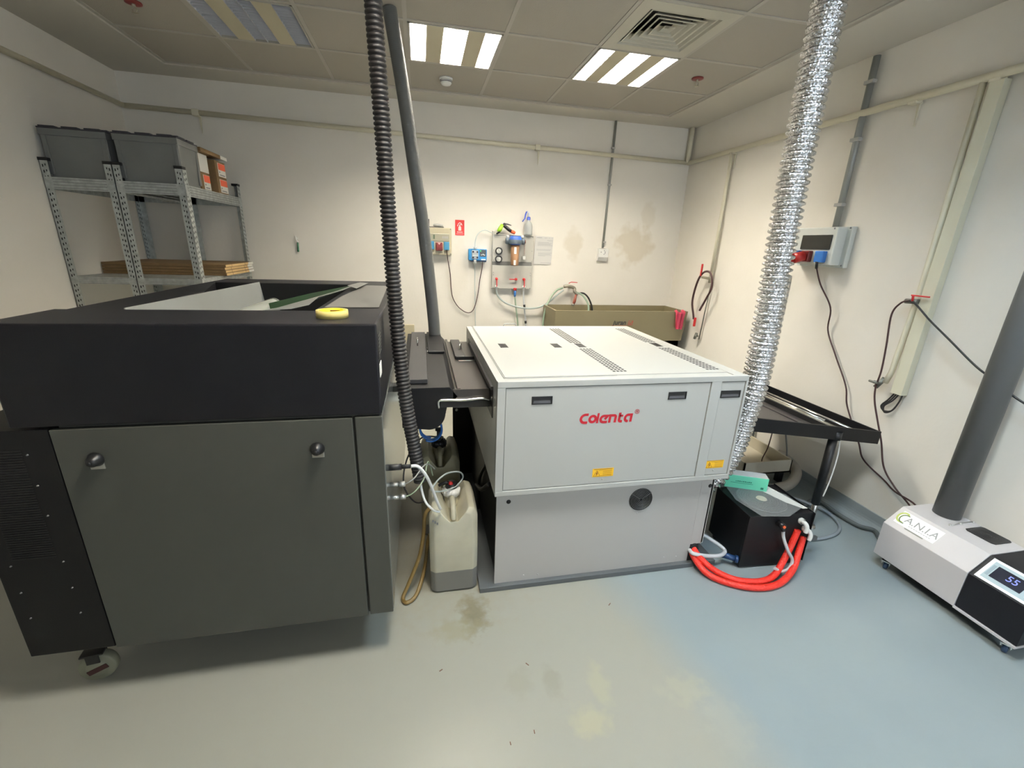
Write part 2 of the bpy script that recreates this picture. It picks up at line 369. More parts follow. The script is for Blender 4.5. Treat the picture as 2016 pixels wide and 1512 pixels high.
# ---------------------------------------------------------------- ceiling things
LOUV = mat('louvre_reflector', (0.75, 0.75, 0.76), 0.3, metal=0.3)
BLADE = mat('louvre_blade', (0.55, 0.56, 0.60), 0.4)
TUBE = mat('lit_tube', (0.9, 0.9, 0.9), 0.5, emit=(1.0, 0.92, 0.78), es=148)
TUBEOFF = mat('unlit_tube', (0.62, 0.63, 0.66), 0.3)
def ceiling_light(col, row, lit, label, group='recessed louvred ceiling lights', tube=None):
    x0 = GX0 + col*T; y1 = GY1 - row*T; cx, cy = x0+T/2, y1-T/2
    t = thing('ceiling_light', label, 'ceiling light', (cx, cy, ZC), group)
    h = T/2-.014
    mb = MB(); mb.box(cx-h, cx+h, cy-h, cy-h+.01, ZC-.003, ZC+.07); mb.box(cx-h, cx+h, cy+h-.01, cy+h, ZC-.003, ZC+.07)
    mb.box(cx-h, cx-h+.01, cy-h, cy+h, ZC-.003, ZC+.07); mb.box(cx+h-.01, cx+h, cy-h, cy+h, ZC-.003, ZC+.07); mb.box(cx-h, cx+h, cy-h, cy+h, ZC+.07, ZC+.075)
    mb.obj('frame', GRID, t)
    for a, b in ((-.175, -.075), (.075, .175)):
        mb = MB(); mb.box(cx+a, cx+b, cy-h+.01, cy+h-.01, ZC-.002, ZC+.004); mb.obj('panel', CREAM, t)
    for a, b in ((-.276, -.176), (-.074, -.001), (.001, .074), (.176, .276)):
        lv = MB(); n = 16
        for e in (a, b-.0015): lv.box(cx+e, cx+e+.0015, cy-h+.01, cy+h-.01, ZC-.002, ZC+.018)
        for k in range(1, n):
            yy = cy - h + .01 + (2*h-.02)*k/n; lv.box(cx+a, cx+b, yy-.001, yy+.001, ZC-.001, ZC+.016)
        lo = lv.obj('louvre', BLADE, t)
        m_ = (a+b)/2; tb = MB(); tb.cyl((cx+m_, cy-h+.02, ZC+.034), (cx+m_, cy+h-.02, ZC+.034), .013, n=12)
        tb.obj('lamp_tube', (tube or TUBE) if lit else TUBEOFF, t)
        if True:
            rf = MB(); rf.box(cx+a+.002, cx+b-.002, cy-h+.012, cy+h-.012, ZC+.052, ZC+.056); rf.obj('reflector', LOUV, t)
    return t
ceiling_light(1, 1, False, 'unlit louvred ceiling light at the upper left of the room')
ceiling_light(3, 1, True, 'lit louvred ceiling light just right of the hanging grey hose')
ceiling_light(5, 1, True, 'lit louvred ceiling light directly behind the square air diffuser')
TUBEC = mat('lit_cool_tube', (0.9, 0.9, 0.9), 0.5, emit=(0.62, 0.82, 1.0), es=82)
ceiling_light(3, 5, True, 'lit louvred ceiling light over the open floor, out of view at the left')
ceiling_light(5, 5, True, 'lit louvred ceiling light over the open floor, out of view at the right', tube=TUBEC)
# air diffuser
x0 = GX0+5*T; y1 = GY1-2*T; cx, cy = x0+T/2, y1-T/2
t = thing('air_diffuser', 'square cream ceiling air diffuser with nested louvre cones', 'air vent', (cx, cy, ZC))
mb = MB()
def ringsq(mb, cx, cy, ho, hi, zo, zi, th=.003):
    o = [(cx-ho, cy-ho, zo), (cx+ho, cy-ho, zo), (cx+ho, cy+ho, zo), (cx-ho, cy+ho, zo)]
    i = [(cx-hi, cy-hi, zi), (cx+hi, cy-hi, zi), (cx+hi, cy+hi, zi), (cx-hi, cy+hi, zi)]
    up = lambda p: (p[0], p[1], p[2]+th)
    for k in range(4):
        a, b, c, d = o[k], o[(k+1) % 4], i[(k+1) % 4], i[k]
        mb._add([a, b, c, d, up(a), up(b), up(c), up(d)], [(0,1,2,3), (7,6,5,4), (0,4,5,1), (1,5,6,2), (2,6,7,3), (3,7,4,0)])
ringsq(mb, cx, cy, .288, .215, ZC-.003, ZC-.006); ringsq(mb, cx, cy, .215, .205, ZC-.006, ZC+.012); mb.obj('frame', mat('diffuser_cream', (0.50, 0.48, 0.40), 0.5), t)
for k, (a, b) in enumerate(((.20, .165), (.16, .125), (.12, .085), (.08, .045))):
    mb = MB(); ringsq(mb, cx, cy, a, a-.010, ZC+.002*k, ZC+.001+.002*k); ringsq(mb, cx, cy, a-.010, a-.040, ZC+.001+.002*k, ZC+.034+.002*k, .002); mb.obj('cone', MATS['diffuser_cream'], t)
mb = MB(); ringsq(mb, cx, cy, .035, .012, ZC+.008, ZC+.02); mb.obj('centre_plate', MATS['diffuser_cream'], t)
mb = MB(); mb.box(cx-.29, cx+.29, cy-.29, cy+.29, ZC+.10, ZC+.105); mb.obj('plenum', DARK, t)
# smoke detector
t = thing('smoke_detector', 'white round smoke detector on the ceiling near the lit lamps', 'smoke detector', (.236, 3.99, ZC))
mb = MB(); mb.lathe([(0, 0), (.052, 0), (.052, -.012), (.047, -.016)], (.236, 3.99, ZC+.004)); mb.obj('base', WPLAS, t)
mb = MB(); mb.lathe([(.040, -.014), (.043, -.02), (.043, -.034), (.034, -.046), (.012, -.052), (0, -.052)], (.236, 3.99, ZC+.004)); mb.obj('sensor_head', WPLAS, t)
mb = MB(); mb.lathe([(.0435, -.024), (.0445, -.026), (.0445, -.029), (.0435, -.031)], (.236, 3.99, ZC+.004)); mb.obj('vent_ring', INK, t)
# sprinklers
SPR = mat('sprinkler_red', (0.22, 0.03, 0.025), 0.4)
t = thing('sprinkler', 'dark red ceiling sprinkler at the far left of the ceiling', 'sprinkler', (-1.545, 3.35, ZC), 'ceiling sprinklers')
c = (-1.545, 3.35, ZC)
mb = MB(); mb.lathe([(.012, .004), (.042, .003), (.042, -.004), (.03, -.008), (.012, -.008)], c, n=20); mb.obj('escutcheon', SPR, t)
mb = MB(); mb.cyl((c[0], c[1], c[2]), (c[0], c[1], c[2]-.02), .009)
for s_ in (-1, 1): mb.tube([(c[0]+s_*.004, c[1], c[2]-.02), (c[0]+s_*.012, c[1], c[2]-.032), (c[0]+s_*.004, c[1], c[2]-.046)], .0025, n=6)
mb.obj('frame_arms', BRASS, t)
mb = MB(); mb.lathe([(0, -.047), (.016, -.047), (.016, -.05), (0, -.05)], c, n=12); mb.obj('deflector', BRASS, t)
inst(t, (2.047, 3.40, ZC), 'dark red ceiling sprinkler at the right, by the foil duct')
# ================================================================ PLATE SETTER (dark machine at the left)
t = thing('plate_setter', 'large dark and grey plate imaging machine on castors at the left', 'machine', (-0.68, 2.2, 0))
XA, XC, Y0 = -1.21, -0.145, 1.45
ZT = 1.392
mb = MB(); mb.box(XA, XC, Y0, 1.735, 1.078, ZT, .006); mb.obj('front_cover', ANTH, t)
mb = MB()
mb.box(-1.19, -1.02, 1.745, 2.37, 1.078, ZT-.004, .003); mb.prism([(-1.19, 2.37), (-1.02, 2.37), (-1.16, 2.84), (-1.19, 2.84)], 1.078, ZT-.004, 'Z')
mb.box(-1.19, XC, 2.84, 3.08, 1.078, ZT-.004, .003); mb.box(-.40, XC-.003, 1.745, 2.84, 1.078, ZT-.004, .003)
mb.box(-1.17, -.40, 1.735, 2.85, 1.078, 1.12)
mb.obj('deck', ANTH, t)
mb = MB(); mb.quad((-1.0, 1.75, 1.15), (-.41, 1.75, 1.15), (-.41, 2.835, 1.15), (-1.0, 2.835, 1.15))
mb.box(-1.16, -.405, 2.83, 2.839, 1.12, ZT-.006); mb.obj('recess_lining', DARK, t)
mb = MB(); mb.plate([(-1.015, 1.75, ZT+.002), (-.925, 2.82, ZT+.002), (-.895, 2.82, 1.16), (-.985, 1.75, 1.16)], .004); mb.obj('side_sheet', mat('pale_grey_sheet', (0.33, 0.345, 0.325), 0.35), t)
# lower grey body
mb = MB(); mb.box(-1.10, XC-.005, Y0+.022, 3.0, .212, 1.076); mb.obj('body', GREYP, t)
mb = MB(); mb.box(-1.114, -.243, Y0, Y0+.02, .212, 1.068, .003); dr = mb.obj('door', GREYP, t)
for kx, kz in ((-1.012, .965), (-.363, .962)):
    mb = MB(); mb.lathe([(.022, 0), (.024, -.004), (.020, -.012), (.016, -.026), (.010, -.032), (0, -.033)], (kx, Y0, kz), 'Y', 20)
    mb.lathe([(0, -.0335), (.007, -.0335), (.007, -.036), (0, -.036)], (kx, Y0, kz), 'Y', 12)
    kn = mb.obj('knob', BLACK, dr)
    mb = MB(); mb.box(kx-.02, kx+.02, Y0-.004, Y0, kz-.034, kz-.004, .0015); mb.obj('knob_plate', STEEL, kn)
mb = MB(); mb.box(-.235, XC, Y0+.001, Y0+.02, .214, 1.07, .003); mb.obj('corner_panel', GREYP, t)
# dark louvred column at its left
mb = MB(); mb.box(-1.372, -1.118, Y0+.002, 3.0, .218, 1.07, .002)
col = mb.obj('side_column', BLACKM, t)
mb = MB()
for k in range(46): mb.box(-1.32, -1.20, Y0-.0005, Y0+.004, .62+.0085*k, .6225+.0085*k)
mb.obj('louvre_slots', DARK, col)
mb = MB()
for sx_, szs in ((-1.186, (.99, .884, .775, .598, .491, .384)), (-1.33, (.598, .491, .384, .80))):
    for z_ in szs: mb.lathe([(0, -.002), (.0022, -.002), (.003, .002)], (sx_, Y0, z_), 'Y', 10)
mb.obj('screws', mat('dull_screw', (.16, .16, .16), .5, metal=.3), col)
# right side: glossy panel, vent and labels on the cover side
mb = MB(); mb.box(XC-.004, XC+.001, Y0+.012, 2.98, .22, 1.066, .001); sp = mb.obj('side_panel', mat('satin_side_panel', (0.40, 0.42, 0.41), 0.16, metal=0.7), t)
mb = MB(); mb.box(XC-.001, XC+.0015, 1.47, 1.56, 1.27, 1.355); v = mb.obj('side_vent', DARK, t)
mb = MB(); mb.box(XC-.001, XC+.0018, 1.47, 1.53, 1.205, 1.25); mb.obj('rating_label', PAPER, t)
mb = MB()
for k in range(6): mb.box(XC+.0015, XC+.0022, 1.475, 1.555, 1.283+.012*k, 1.287+.012*k)
mb.obj('vent_slats', GREYP, v)
for z_ in (.64, .70):
    mb = MB(); mb.cyl((XC, 1.62, z_), (XC+.035, 1.62, z_), .009); mb.cyl((XC+.035, 1.62, z_), (XC+.06, 1.62, z_), .012, n=6); mb.obj('brass_fitting', STEEL, t)
mb = MB(); mb.cyl((XC, 1.60, .79), (XC+.05, 1.60, .79), .013); mb.cyl((XC+.05, 1.60, .79), (XC+.085, 1.60, .79), .009); mb.obj('plug', BLACK, t)
mb = MB(); mb.box(XC, XC+.03, 2.0, 2.06, .97, 1.0, .004); mb.obj('latch', BLACK, t)
# castors
def castor(x, y, r, wd, m, par, rz=0.0, forkm=None):
    M = Matrix.Translation((x, y, 0)) @ Matrix.Rotation(rz, 4, 'Z')
    mb = MB(); mb.lathe([(0, -wd), (r*.55, -wd), (r*.62, -wd*.6), (r*.9, -wd*.9), (r, -wd*.5), (r, wd*.5), (r*.9, wd*.9), (r*.62, wd*.6), (r*.55, wd), (0, wd)], (0, 0, r), 'Y', 24, M)
    wl = mb.obj('castor_wheel', m, par)
    mb = MB()
    for s_ in (-1, 1): mb.box(-.02, .02, s_*(wd+.006)-.002, s_*(wd+.006)+.002, r*1.55, r*2+.012, 0, M)
    mb.box(-.035, .035, -wd-.01, wd+.01, r*2+.01, r*2+.016, 0, M); mb.obj('castor_fork', forkm or STEEL, wl)
    return wl
CW = mat('off_white_castor', (0.22, 0.22, 0.16), 0.5)
for x_, y_ in ((-1.250, 1.535), (-.30, 1.75), (-1.247, 2.9), (-.30, 2.9)): 
    wl = castor(x_, y_, .060, .022, CW, t, .15, BLACK)
    if y_ < 1.7:
        mb = MB(); M_ = Matrix.Translation((x_, y_, 0)) @ Matrix.Rotation(.15, 4, 'Z')
        mb.box(-.034, .034, -.0245, -.0205, .045, .066, .002, M_ @ Matrix.Translation((0, 0, .063)) @ Matrix.Rotation(-.35, 4, 'Y') @ Matrix.Translation((0, 0, -.063))); mb.obj('brake_slot', mat('dark_maroon', (.05, .012, .012), .5), wl)
mb = MB(); mb.box(-1.10, -.16, 1.62, 2.95, .185, .213); mb.obj('chassis', BLACK, t)

# masking tape on top
c = (-.302, 1.585, ZT)
t = thing('tape_roll', 'roll of yellow masking tape lying on the dark machine top', 'tape', c)
mb = MB(); mb.lathe([(.040, .001), (.052, .0), (.0525, .012), (.052, .025), (.040, .024), (.040, .001)], c, n=48); mb.obj('tape', TAPE, t)
mb = MB(); mb.lathe([(.0375, .001), (.0398, .001), (.0398, .0255), (.0375, .0255), (.0375, .001)], c, n=48); core = mb.obj('core', mat('tape_core_yellow', (0.85, 0.62, 0.02), 0.6), t)
mb = MB()
for k in range(7):
    a = PI*.28 + k*.16; mb.box(-.003, .003, .0368, .0374, .008, .018, M=Matrix.Translation(c) @ Matrix.Rotation(a - PI/2, 4, 'Z'))
mb.obj('core_print', DRED, core)
# film rolls and sheets in the recess
FILM = mat('rolled_film', (0.62, 0.66, 0.60), 0.12, trans=0.35, coat=.5)
mb = MB()
P = [Vector((-.83+.03*k/20, 1.95+.68*k/20, 1.285)) for k in range(21)]
mb.tube(P, .042, n=28, raw=True); mb.tube([p + Vector((0, -.3, 0)) for p in P[:8]], .046, n=28, raw=True)
tag(mb.obj('film_roll', FILM), 'glossy translucent rolled film lying in the machine top recess', 'film roll')
mb = MB(); mb.plate([(-.885, 1.77, 1.20), (-.70, 1.77, 1.215), (-.60, 2.80, 1.215), (-.885, 2.80, 1.20)], .002)
tag(mb.obj('printing_plate', mat('dark_plate', (0.06, 0.065, 0.065), 0.35)), 'dark grey plate lying on the recess floor under the film', 'printing plate')
GPL = mat('green_plate', (0.002, 0.028, 0.004), 0.5, spec=.2)
mb = MB(); mb.plate([(-.56, 1.79, 1.384), (-.635, 2.02, 1.378), (-.55, 2.40, 1.380), (-.415, 2.80, 1.384), (-.40, 2.80, 1.386), (-.42, 2.5, 1.386), (-.46, 2.1, 1.386)], .0012)
tag(mb.obj('printing_plate', GPL), 'dark green printing plate sloping down into the machine recess', 'printing plate')
SHT = mat('grey_foil_sheet', (0.27, 0.28, 0.27), 0.3, metal=0.3)
mb = MB(); mb.plate([(-.58, 1.765, 1.386), (-.545, 1.82, 1.388), (-.485, 2.10, 1.390), (-.405, 2.42, 1.398), (-.372, 2.80, 1.402), (-.36, 2.74, 1.402), (-.385, 2.35, 1.404), (-.44, 2.05, 1.404), (-.43, 1.82, 1.400), (-.48, 1.762, 1.393)], .001)
tag(mb.obj('sheet', SHT), 'crumpled grey sheet curling along the edge of the green plate', 'sheet')
mb = MB(); mb.plate([(-.375, 1.83, 1.3915), (-.17, 1.84, 1.3915), (-.195, 2.74, 1.3915), (-.335, 2.77, 1.3915), (-.345, 2.5, 1.3915), (-.37, 2.2, 1.3915)], .0015)
tag(mb.obj('sheet', mat('flat_grey_sheet', (0.19, 0.185, 0.17), 0.5)), 'flat grey sheet on the machine top beside the hanging black hose', 'sheet')
mb = MB(); mb.plate([(-.335, 2.45, 1.4035), (-.31, 2.78, 1.403), (-.36, 2.815, 1.404), (-.395, 2.55, 1.409)], .0012)
tag(mb.obj('sheet', SHT), 'small folded grey scrap at the back of the machine top', 'sheet')

# ================================================================ PROCESSOR (white machine)
t = thing('plate_processor', 'white plate processor with red lettering and vented lid on a grey base', 'machine', (0.9, 2.3, 0))
x0, x1, y0, y1, zb, zt = .303, 1.51, 1.69, 2.99, .557, 1.106
mb = MB()
mb.box(x0, x1, y0+.012, y1, zb, zt-.003)
mb.box(x0, .337, y0, y0+.02, .5825, 1.0785); mb.box(1.317, 1.368, y0+.001, y0+.02, zb+.01, zt-.02); mb.box(1.50, x1, y0+.001, y0+.02, .5825, 1.0785)
mb.box(x0, x1, y0, y0+.02, 1.079, zt, .002); mb.box(x0, x1, y0, y0+.02, zb, .582, .002)
mb.obj('cover', WHITE, t)
for a, b, hs in ((.340, 1.314, ((.500, 1.017), (1.148, 1.017))), (1.371, 1.497, ((1.428, 1.015),))):
    mb = MB(); mb.box(a, b, y0+.005, y0+.014, .585, 1.075, .0015); pn = mb.obj('panel', WHITE, t)
    for hx, hz in hs:
        w_ = .046 if a < 1 else .053
        mb = MB(); mb.box(hx-w_, hx+w_, y0+.002, y0+.0055, hz-.018, hz-.0155); mb.box(hx-w_, hx+w_, y0+.002, y0+.0055, hz+.0155, hz+.018)
        mb.box(hx-w_, hx-w_+.003, y0+.002, y0+.0055, hz-.018, hz+.018); mb.box(hx+w_-.003, hx+w_, y0+.002, y0+.0055, hz-.018, hz+.018)
        mb.box(hx-w_, hx+w_, y0+.0045, y0+.0052, hz-.018, hz+.018)
        h_ = mb.obj('grip', BLACK, pn)
        mb = MB(); mb._add([(hx-w_+.006, y0+.0042, hz-.014), (hx+w_-.006, y0+.0042, hz-.014), (hx+w_-.009, y0+.0044, hz-.001), (hx-w_+.009, y0+.0044, hz-.001)], [(0,1,2,3)]); mb.obj('grip_lip', mat('grip_sheen', (0.10, 0.10, 0.11), 0.2), h_)
# lid on top with vents
mb = MB(); mb.box(.345, .864, 1.755, 2.975, zt-.003, zt+.0012, .0005); mb.box(.866, 1.435, 1.755, 2.975, zt-.003, zt+.0010, .0005); mb.box(1.437, 1.50, 1.70, 2.975, zt-.003, zt+.0008, .0005)
lid = mb.obj('lid', WHITE, t)
mb = MB(); mb.box(.338, .341, 1.745, 2.98, zt-.001, zt+.0004); mb.box(.338, .86, 1.742, 1.745, zt-.001, zt+.0004); mb.box(.8645, .8655, 1.755, 2.975, zt-.001, zt+.0004); mb.obj('lid_seam', SEAM, lid)
for cx_ in (.902, 1.392):
    for ya, yb in ((1.80, 2.275), (2.42, 2.88)):
        mb = MB(); ny = int((yb-ya)/.0265)
        for j in range(ny):
            yy = ya + (yb-ya)*j/ny
            for i in range(4):
                xx = cx_-.034+.0185*i
                mb.box(xx, xx+.0125, yy, yy+.016, zt+.001, zt+.0016)
        mb.obj('vent_slots', DARK, lid)
for cx_, cy_ in ((.447, 2.36), (.757, 2.35), (.905, 2.35), (1.392, 2.35)):
    mb = MB(); mb.box(cx_-.022, cx_+.022, cy_-.05, cy_+.05, zt+.001, zt+.0018); mb.box(cx_-.022, cx_-.019, cy_-.05, cy_+.05, zt+.0018, zt+.003); mb.obj('grip', BLACK, lid)
mb = MB(); mb.tube([(.562, 2.985, zt), (.575, 2.985, zt+.016), (.645, 2.985, zt+.016), (.658, 2.985, zt)], .004, n=8, raw=True); mb.obj('lid_handle', WHITE, lid)
# lettering
Y_ = y0+.0045
def mapper(ox, oz, sc_, sh):  # glyph units to the panel plane
    return lambda u, v, d: (ox + (u + sh*v)*sc_, Y_ - d, oz + v*sc_)
put = mapper(.678, .897, .0405, .10)
mb = MB(); W_ = .29; D_ = .0006
def G(path, dx, w=W_): ribbon(mb, [(x+dx, y) for x, y in path], w, put, D_)
G([(.95, 1.07)] + arc(.62, .60, .49, .47, 90, 270) + [(.95, .13)], 0)
G(arc(1.52, .53, .36, .36, 0, 360, 28), 0)
G([(2.12, 0), (2.12, 1.20)], 0, .24)
G([(3.30, .10), (2.88, .10)] + arc(2.84, .47, .36, .37, 270, 90) + [(3.28, .84), (2.98, .42)], 0)
G([(3.58, 0), (3.58, .86), (4.05, .86)] + arc(4.05, .66, .20, .20, 90, 0) + [(4.25, 0)], 0)
G([(4.72, 1.15), (4.72, .32)] + arc(4.92, .32, .20, .22, 180, 270) + [(5.12, .10)], 0); G([(4.72, .78), (5.14, .78)], 0, .22)
G([(6.15, 0), (6.15, .86), (5.80, .86)] + arc(5.76, .48, .34, .38, 90, 270) + [(5.78, .10), (5.84, .10)], 0)
mb.obj('lettering', LOGO, t)
mb = MB(); pr = mapper(.956, .946, .0105, 0)
ribbon(mb, arc(0, 0, 1, 1, 0, 360, 28), .16, pr, D_)
for p in ([(-.3, -.55), (-.3, .55)], [(-.3, .5), (.15, .5)] + arc(.12, .25, .25, .25, 90, -90, 8) + [(-.3, 0)], [(0, 0), (.35, -.55)]): ribbon(mb, p, .2, pr, D_)
mb.obj('registered_mark', LOGO, t)
for a, b, c_, d in ((.768, .874, .620, .664), (1.366, 1.468, .622, .664)):
    s_ = thing('warning_label', '', 'label'); bpy.data.objects.remove(s_)
    mb = MB(); mb.box(a, b, Y_-.0004, Y_+.0004, c_, d); lb = mb.obj('warning_label', YELLOW, t); lb['label'] = 'yellow electric warning label'
    mb = MB(); put2 = lambda u, v, dd, a=a, c_=c_: (a + u, Y_-.0004-dd, c_ + v)
    ribbon(mb, [(.006, .004), (.038, .004), (.022, .034), (.006, .004)], .0014, put2, .0003)
    ribbon(mb, [(.026, .028), (.019, .018), (.025, .018), (.019, .008)], .0028, put2, .0003)
    ribbon(mb, [(.006, .0405), (.099, .0405)], .002, put2, .0003)
    for k, (u0, v_) in enumerate(((.03, .034), (.052, .0275), (.052, .019), (.052, .0105), (.04, .005))): ribbon(mb, [(u0, v_), (.097, v_)], .0013 if k else .001, put2, .0003)
    mb.obj('warning_print', mat('dark_red_print', (0.16, 0.02, 0.01), 0.6), lb)
    mb = MB(); mb.lathe([(0, -.0012), (.0035, -.0012), (.0045, .001)], ((a+b)/2, Y_, c_-.014), 'Y', 10); mb.obj('screw', STEEL, t)
# lower cabinet
YL = 1.735
mb = MB(); mb.box(.32, 1.40, YL, YL+.012, .028, .557, .001); mb.box(1.40, 1.47, YL, YL+.012, .135, .557); 
cp = mb.obj('lower_panel', LGREY, t)
mb = MB(); mb.box(.335, 1.46, YL+.013, 2.85, .03, .556); mb.obj('lower_body', BLACKM, t)
mb = MB(); mb.box(1.462, 1.474, YL, 2.85, .14, .557); mb.obj('side_skirt', LGREY, t)
for x_, z_ in ((.378, .497), (1.452, .493)):
    mb = MB(); mb.lathe([(0, -.0008), (.011, -.0008), (.011, .0)], (x_, YL, z_), 'Y', 18); mb.obj('lock_hole', DARK, cp)
mb = MB(); mb.lathe([(0, -.0006), (.064, -.0006), (.064, .0)], (1.063, YL, .447), 'Y', 40); fg = mb.obj('fan_opening', DARK, cp)
mb = MB(); c = (1.063, YL-.004, .447)
for k in range(8):
    r_ = .062 - .0075*k; mb.tube([(c[0]+r_*math.cos(a*PI/18), c[1], c[2]+r_*math.sin(a*PI/18)) for a in range(37)], .0011, n=6, raw=True, caps=False)
for a in (35, 145): mb.cyl((c[0]+.008*math.cos(math.radians(a)), c[1]+.001, c[2]+.008*math.sin(math.radians(a))), (c[0]+.066*math.cos(math.radians(a)), c[1]+.001, c[2]+.066*math.sin(math.radians(a))), .0014, n=6)
mb.obj('fan_grille', mat('grille_wire', (.22, .22, .22), .4, metal=.5), fg)
mb = MB()
for x_, z_ in ((.47, .06), (.545, .055), (1.25, .07), (1.325, .065), (1.055, .367)): mb.lathe([(0, -.002), (.0035, -.002), (.004, 0)], (x_, YL, z_), 'Y', 8)
mb.obj('screws', STEEL, cp)
mb = MB(); mb.lathe([(0, -.001), (.026, -.001), (.026, .001)], (1.425, YL, .112), 'Y', 24); mb.box(1.395, 1.455, YL-.001, YL+.004, .03, .105); mb.obj('hose_port', DARK, cp)
mb = MB(); mb.box(.245, 1.56, 1.712, 3.0, 0, .028, .002); mb.obj('drip_tray', mat('tray_dark_grey', (0.10, 0.11, 0.115), 0.45), t)
# left end: black frame plate and slot rail
mb = MB(); mb.prism([(.195, .012), (.36, .012), (.36, .57), (.195, .57)], 2.855, 2.861, 'Y'); fp = mb.obj('frame_plate', BLACKM, t)
mb = MB(); mb.lathe([(0, -.0006), (.011, -.0006), (.011, 0)], (.222, 2.855, .535), 'Y', 16); mb.obj('bolt_hole', PAPER, fp)
mb = MB(); mb.box(x0-.004, x0, 1.80, 2.85, .90, 1.05, .002); mb.box(x0-.012, x0, 1.80, 2.7, 1.035, 1.05); mb.obj('inlet_slot', BLACK, t)
mb = MB(); mb.tube([(.31, 1.9, .50), (.30, 2.1, .35), (.31, 2.4, .2)], .012, n=10); mb.tube([(.325, 2.1, .5), (.315, 2.3, .3), (.32, 2.35, .06)], .009, n=8); mb.obj('side_pipes', BLACK, t)

# ================================================================ BRIDGE between the machines
t = thing('plate_bridge', 'black transfer bridge joining the dark machine to the white one', 'machine part', (.08, 2.5, .83))
mb = MB()
mb.prism([(-.10, .84)] + [(-.10, 1.03)] + [(.05, 1.03), (.115, 1.03), (.155, .985), (.10, .94)] + [(.02+.075*math.cos(a*PI/16), .905-.08*math.sin(a*PI/16)) for a in range(0, 9)], 1.87, 3.1, 'Y', .003)
hood = mb.obj('hood', BLACKM, t)
mb = MB(); mb.box(-.073, .018, 1.93, 3.05, 1.031, 1.052, .003); hc = mb.obj('hatch', mat('soft_black', (0.03, 0.03, 0.031), 0.45), t)
mb = MB(); mb.tube([(-.03, 2.70, 1.052), (-.03, 2.70, 1.085), (-.03, 2.62, 1.085), (-.03, 2.62, 1.052)], .004, n=8, raw=True); mb.obj('hatch_handle', CHROME, hc)
mb = MB(); mb.box(.03, .125, 2.50, 3.09, 1.03, 1.045, .004); mb.obj('rear_cap', BLACKM, t)
mb = MB(); mb.box(.14, .300, 1.875, 2.95, .985, 1.003, .002); mb.box(.13, .300, 1.87, 1.88, .93, 1.018); mb.box(.15, .165, 1.88, 2.95, 1.0, 1.02)
tr = mb.obj('feed_tray', mat('tray_black', (0.035, 0.032, 0.03), 0.3), t)
mb = MB(); mb.box(.19, .295, 2.46, 2.47, 1.003, 1.02); mb.box(.185, .245, 2.47, 2.93, 1.003, 1.022, .002); mb.obj('tray_flap', BLACK, tr)
mb = MB(); mb.box(.20, .30, 2.40, 2.42, 1.004, 1.010); mb.tube([(.22, 2.62, 1.02), (.23, 2.66, 1.05), (.24, 2.72, 1.04), (.24, 2.76, 1.02)], .004, n=8); mb.obj('tray_handle', CHROME, tr)
mb = MB(); mb.tube([(.065, 1.862, .935), (.065, 1.862, .968), (.10, 1.862, .972), (.18, 1.860, .970), (.26, 1.860, .976), (.298, 1.862, .968)], .0065, n=10); mb.obj('chrome_rail', CHROME, t)
mb = MB(); mb.box(.075, .30, 1.866, 1.872, .935, .962); mb.obj('rail_backing', BLACK, t)
for p in ((-.088, 2.45, 1.03), (.028, 2.55, 1.03), (.028, 2.62, 1.03), (-.085, 1.90, 1.03)):
    mb = MB(); mb.lathe([(0, .008), (.005, .008), (.005, 0)], p, n=10); mb.obj('screw', CHROME, t)
mb = MB(); mb.tube([(-.06, 1.98, .84), (-.02, 1.98, .81), (.04, 2.0, .82), (.09, 2.0, .87)], .02, n=12); mb.obj('drain_elbow', BLACK, t)

# ================================================================ HOSES
def corrugated(pts, r, amp, pitch, per=6, n=24):
    P = resample(spline([Vector(p) for p in pts], 60), pitch/per)
    return P, [r + amp*(1 if (i % per) in (0, 1, per-1) else (0.2 if (i % per) in (2, per-2) else -1)) for i in range(len(P))]
P, R_ = corrugated([(-.128, 1.76, ZC), (-.127, 1.77, 2.40), (-.117, 1.78, 2.0), (-.108, 1.78, 1.60), (-.099, 1.78, 1.35), (-.088, 1.77, 1.15), (-.072, 1.76, .98), (-.046, 1.75, .79), (-.026, 1.745, .635)], .0255, .0038, .0158)
mb = MB(); mb.tube(P, R_, n=24, raw=True)
tag(mb.obj('corrugated_hose', RUB), 'thick black corrugated hose hanging from the ceiling in front', 'hose')
P, R_ = corrugated([(-.130, 3.0, ZC), (-.095, 3.0, 2.65), (-.057, 3.0, 2.38), (-.018, 3.0, 2.06), (.022, 3.0, 1.76), (.056, 3.0, 1.42), (.078, 3.0, 1.15), (.083, 3.0, 1.04)], .0385, .0009, .009, per=4)
mb = MB(); mb.tube(P, R_, n=28, raw=True)
tag(mb.obj('exhaust_hose', mat('grey_ribbed_hose', (0.12, 0.122, 0.115), 0.45)), 'smooth grey hose rising from the black bridge to the ceiling', 'hose')
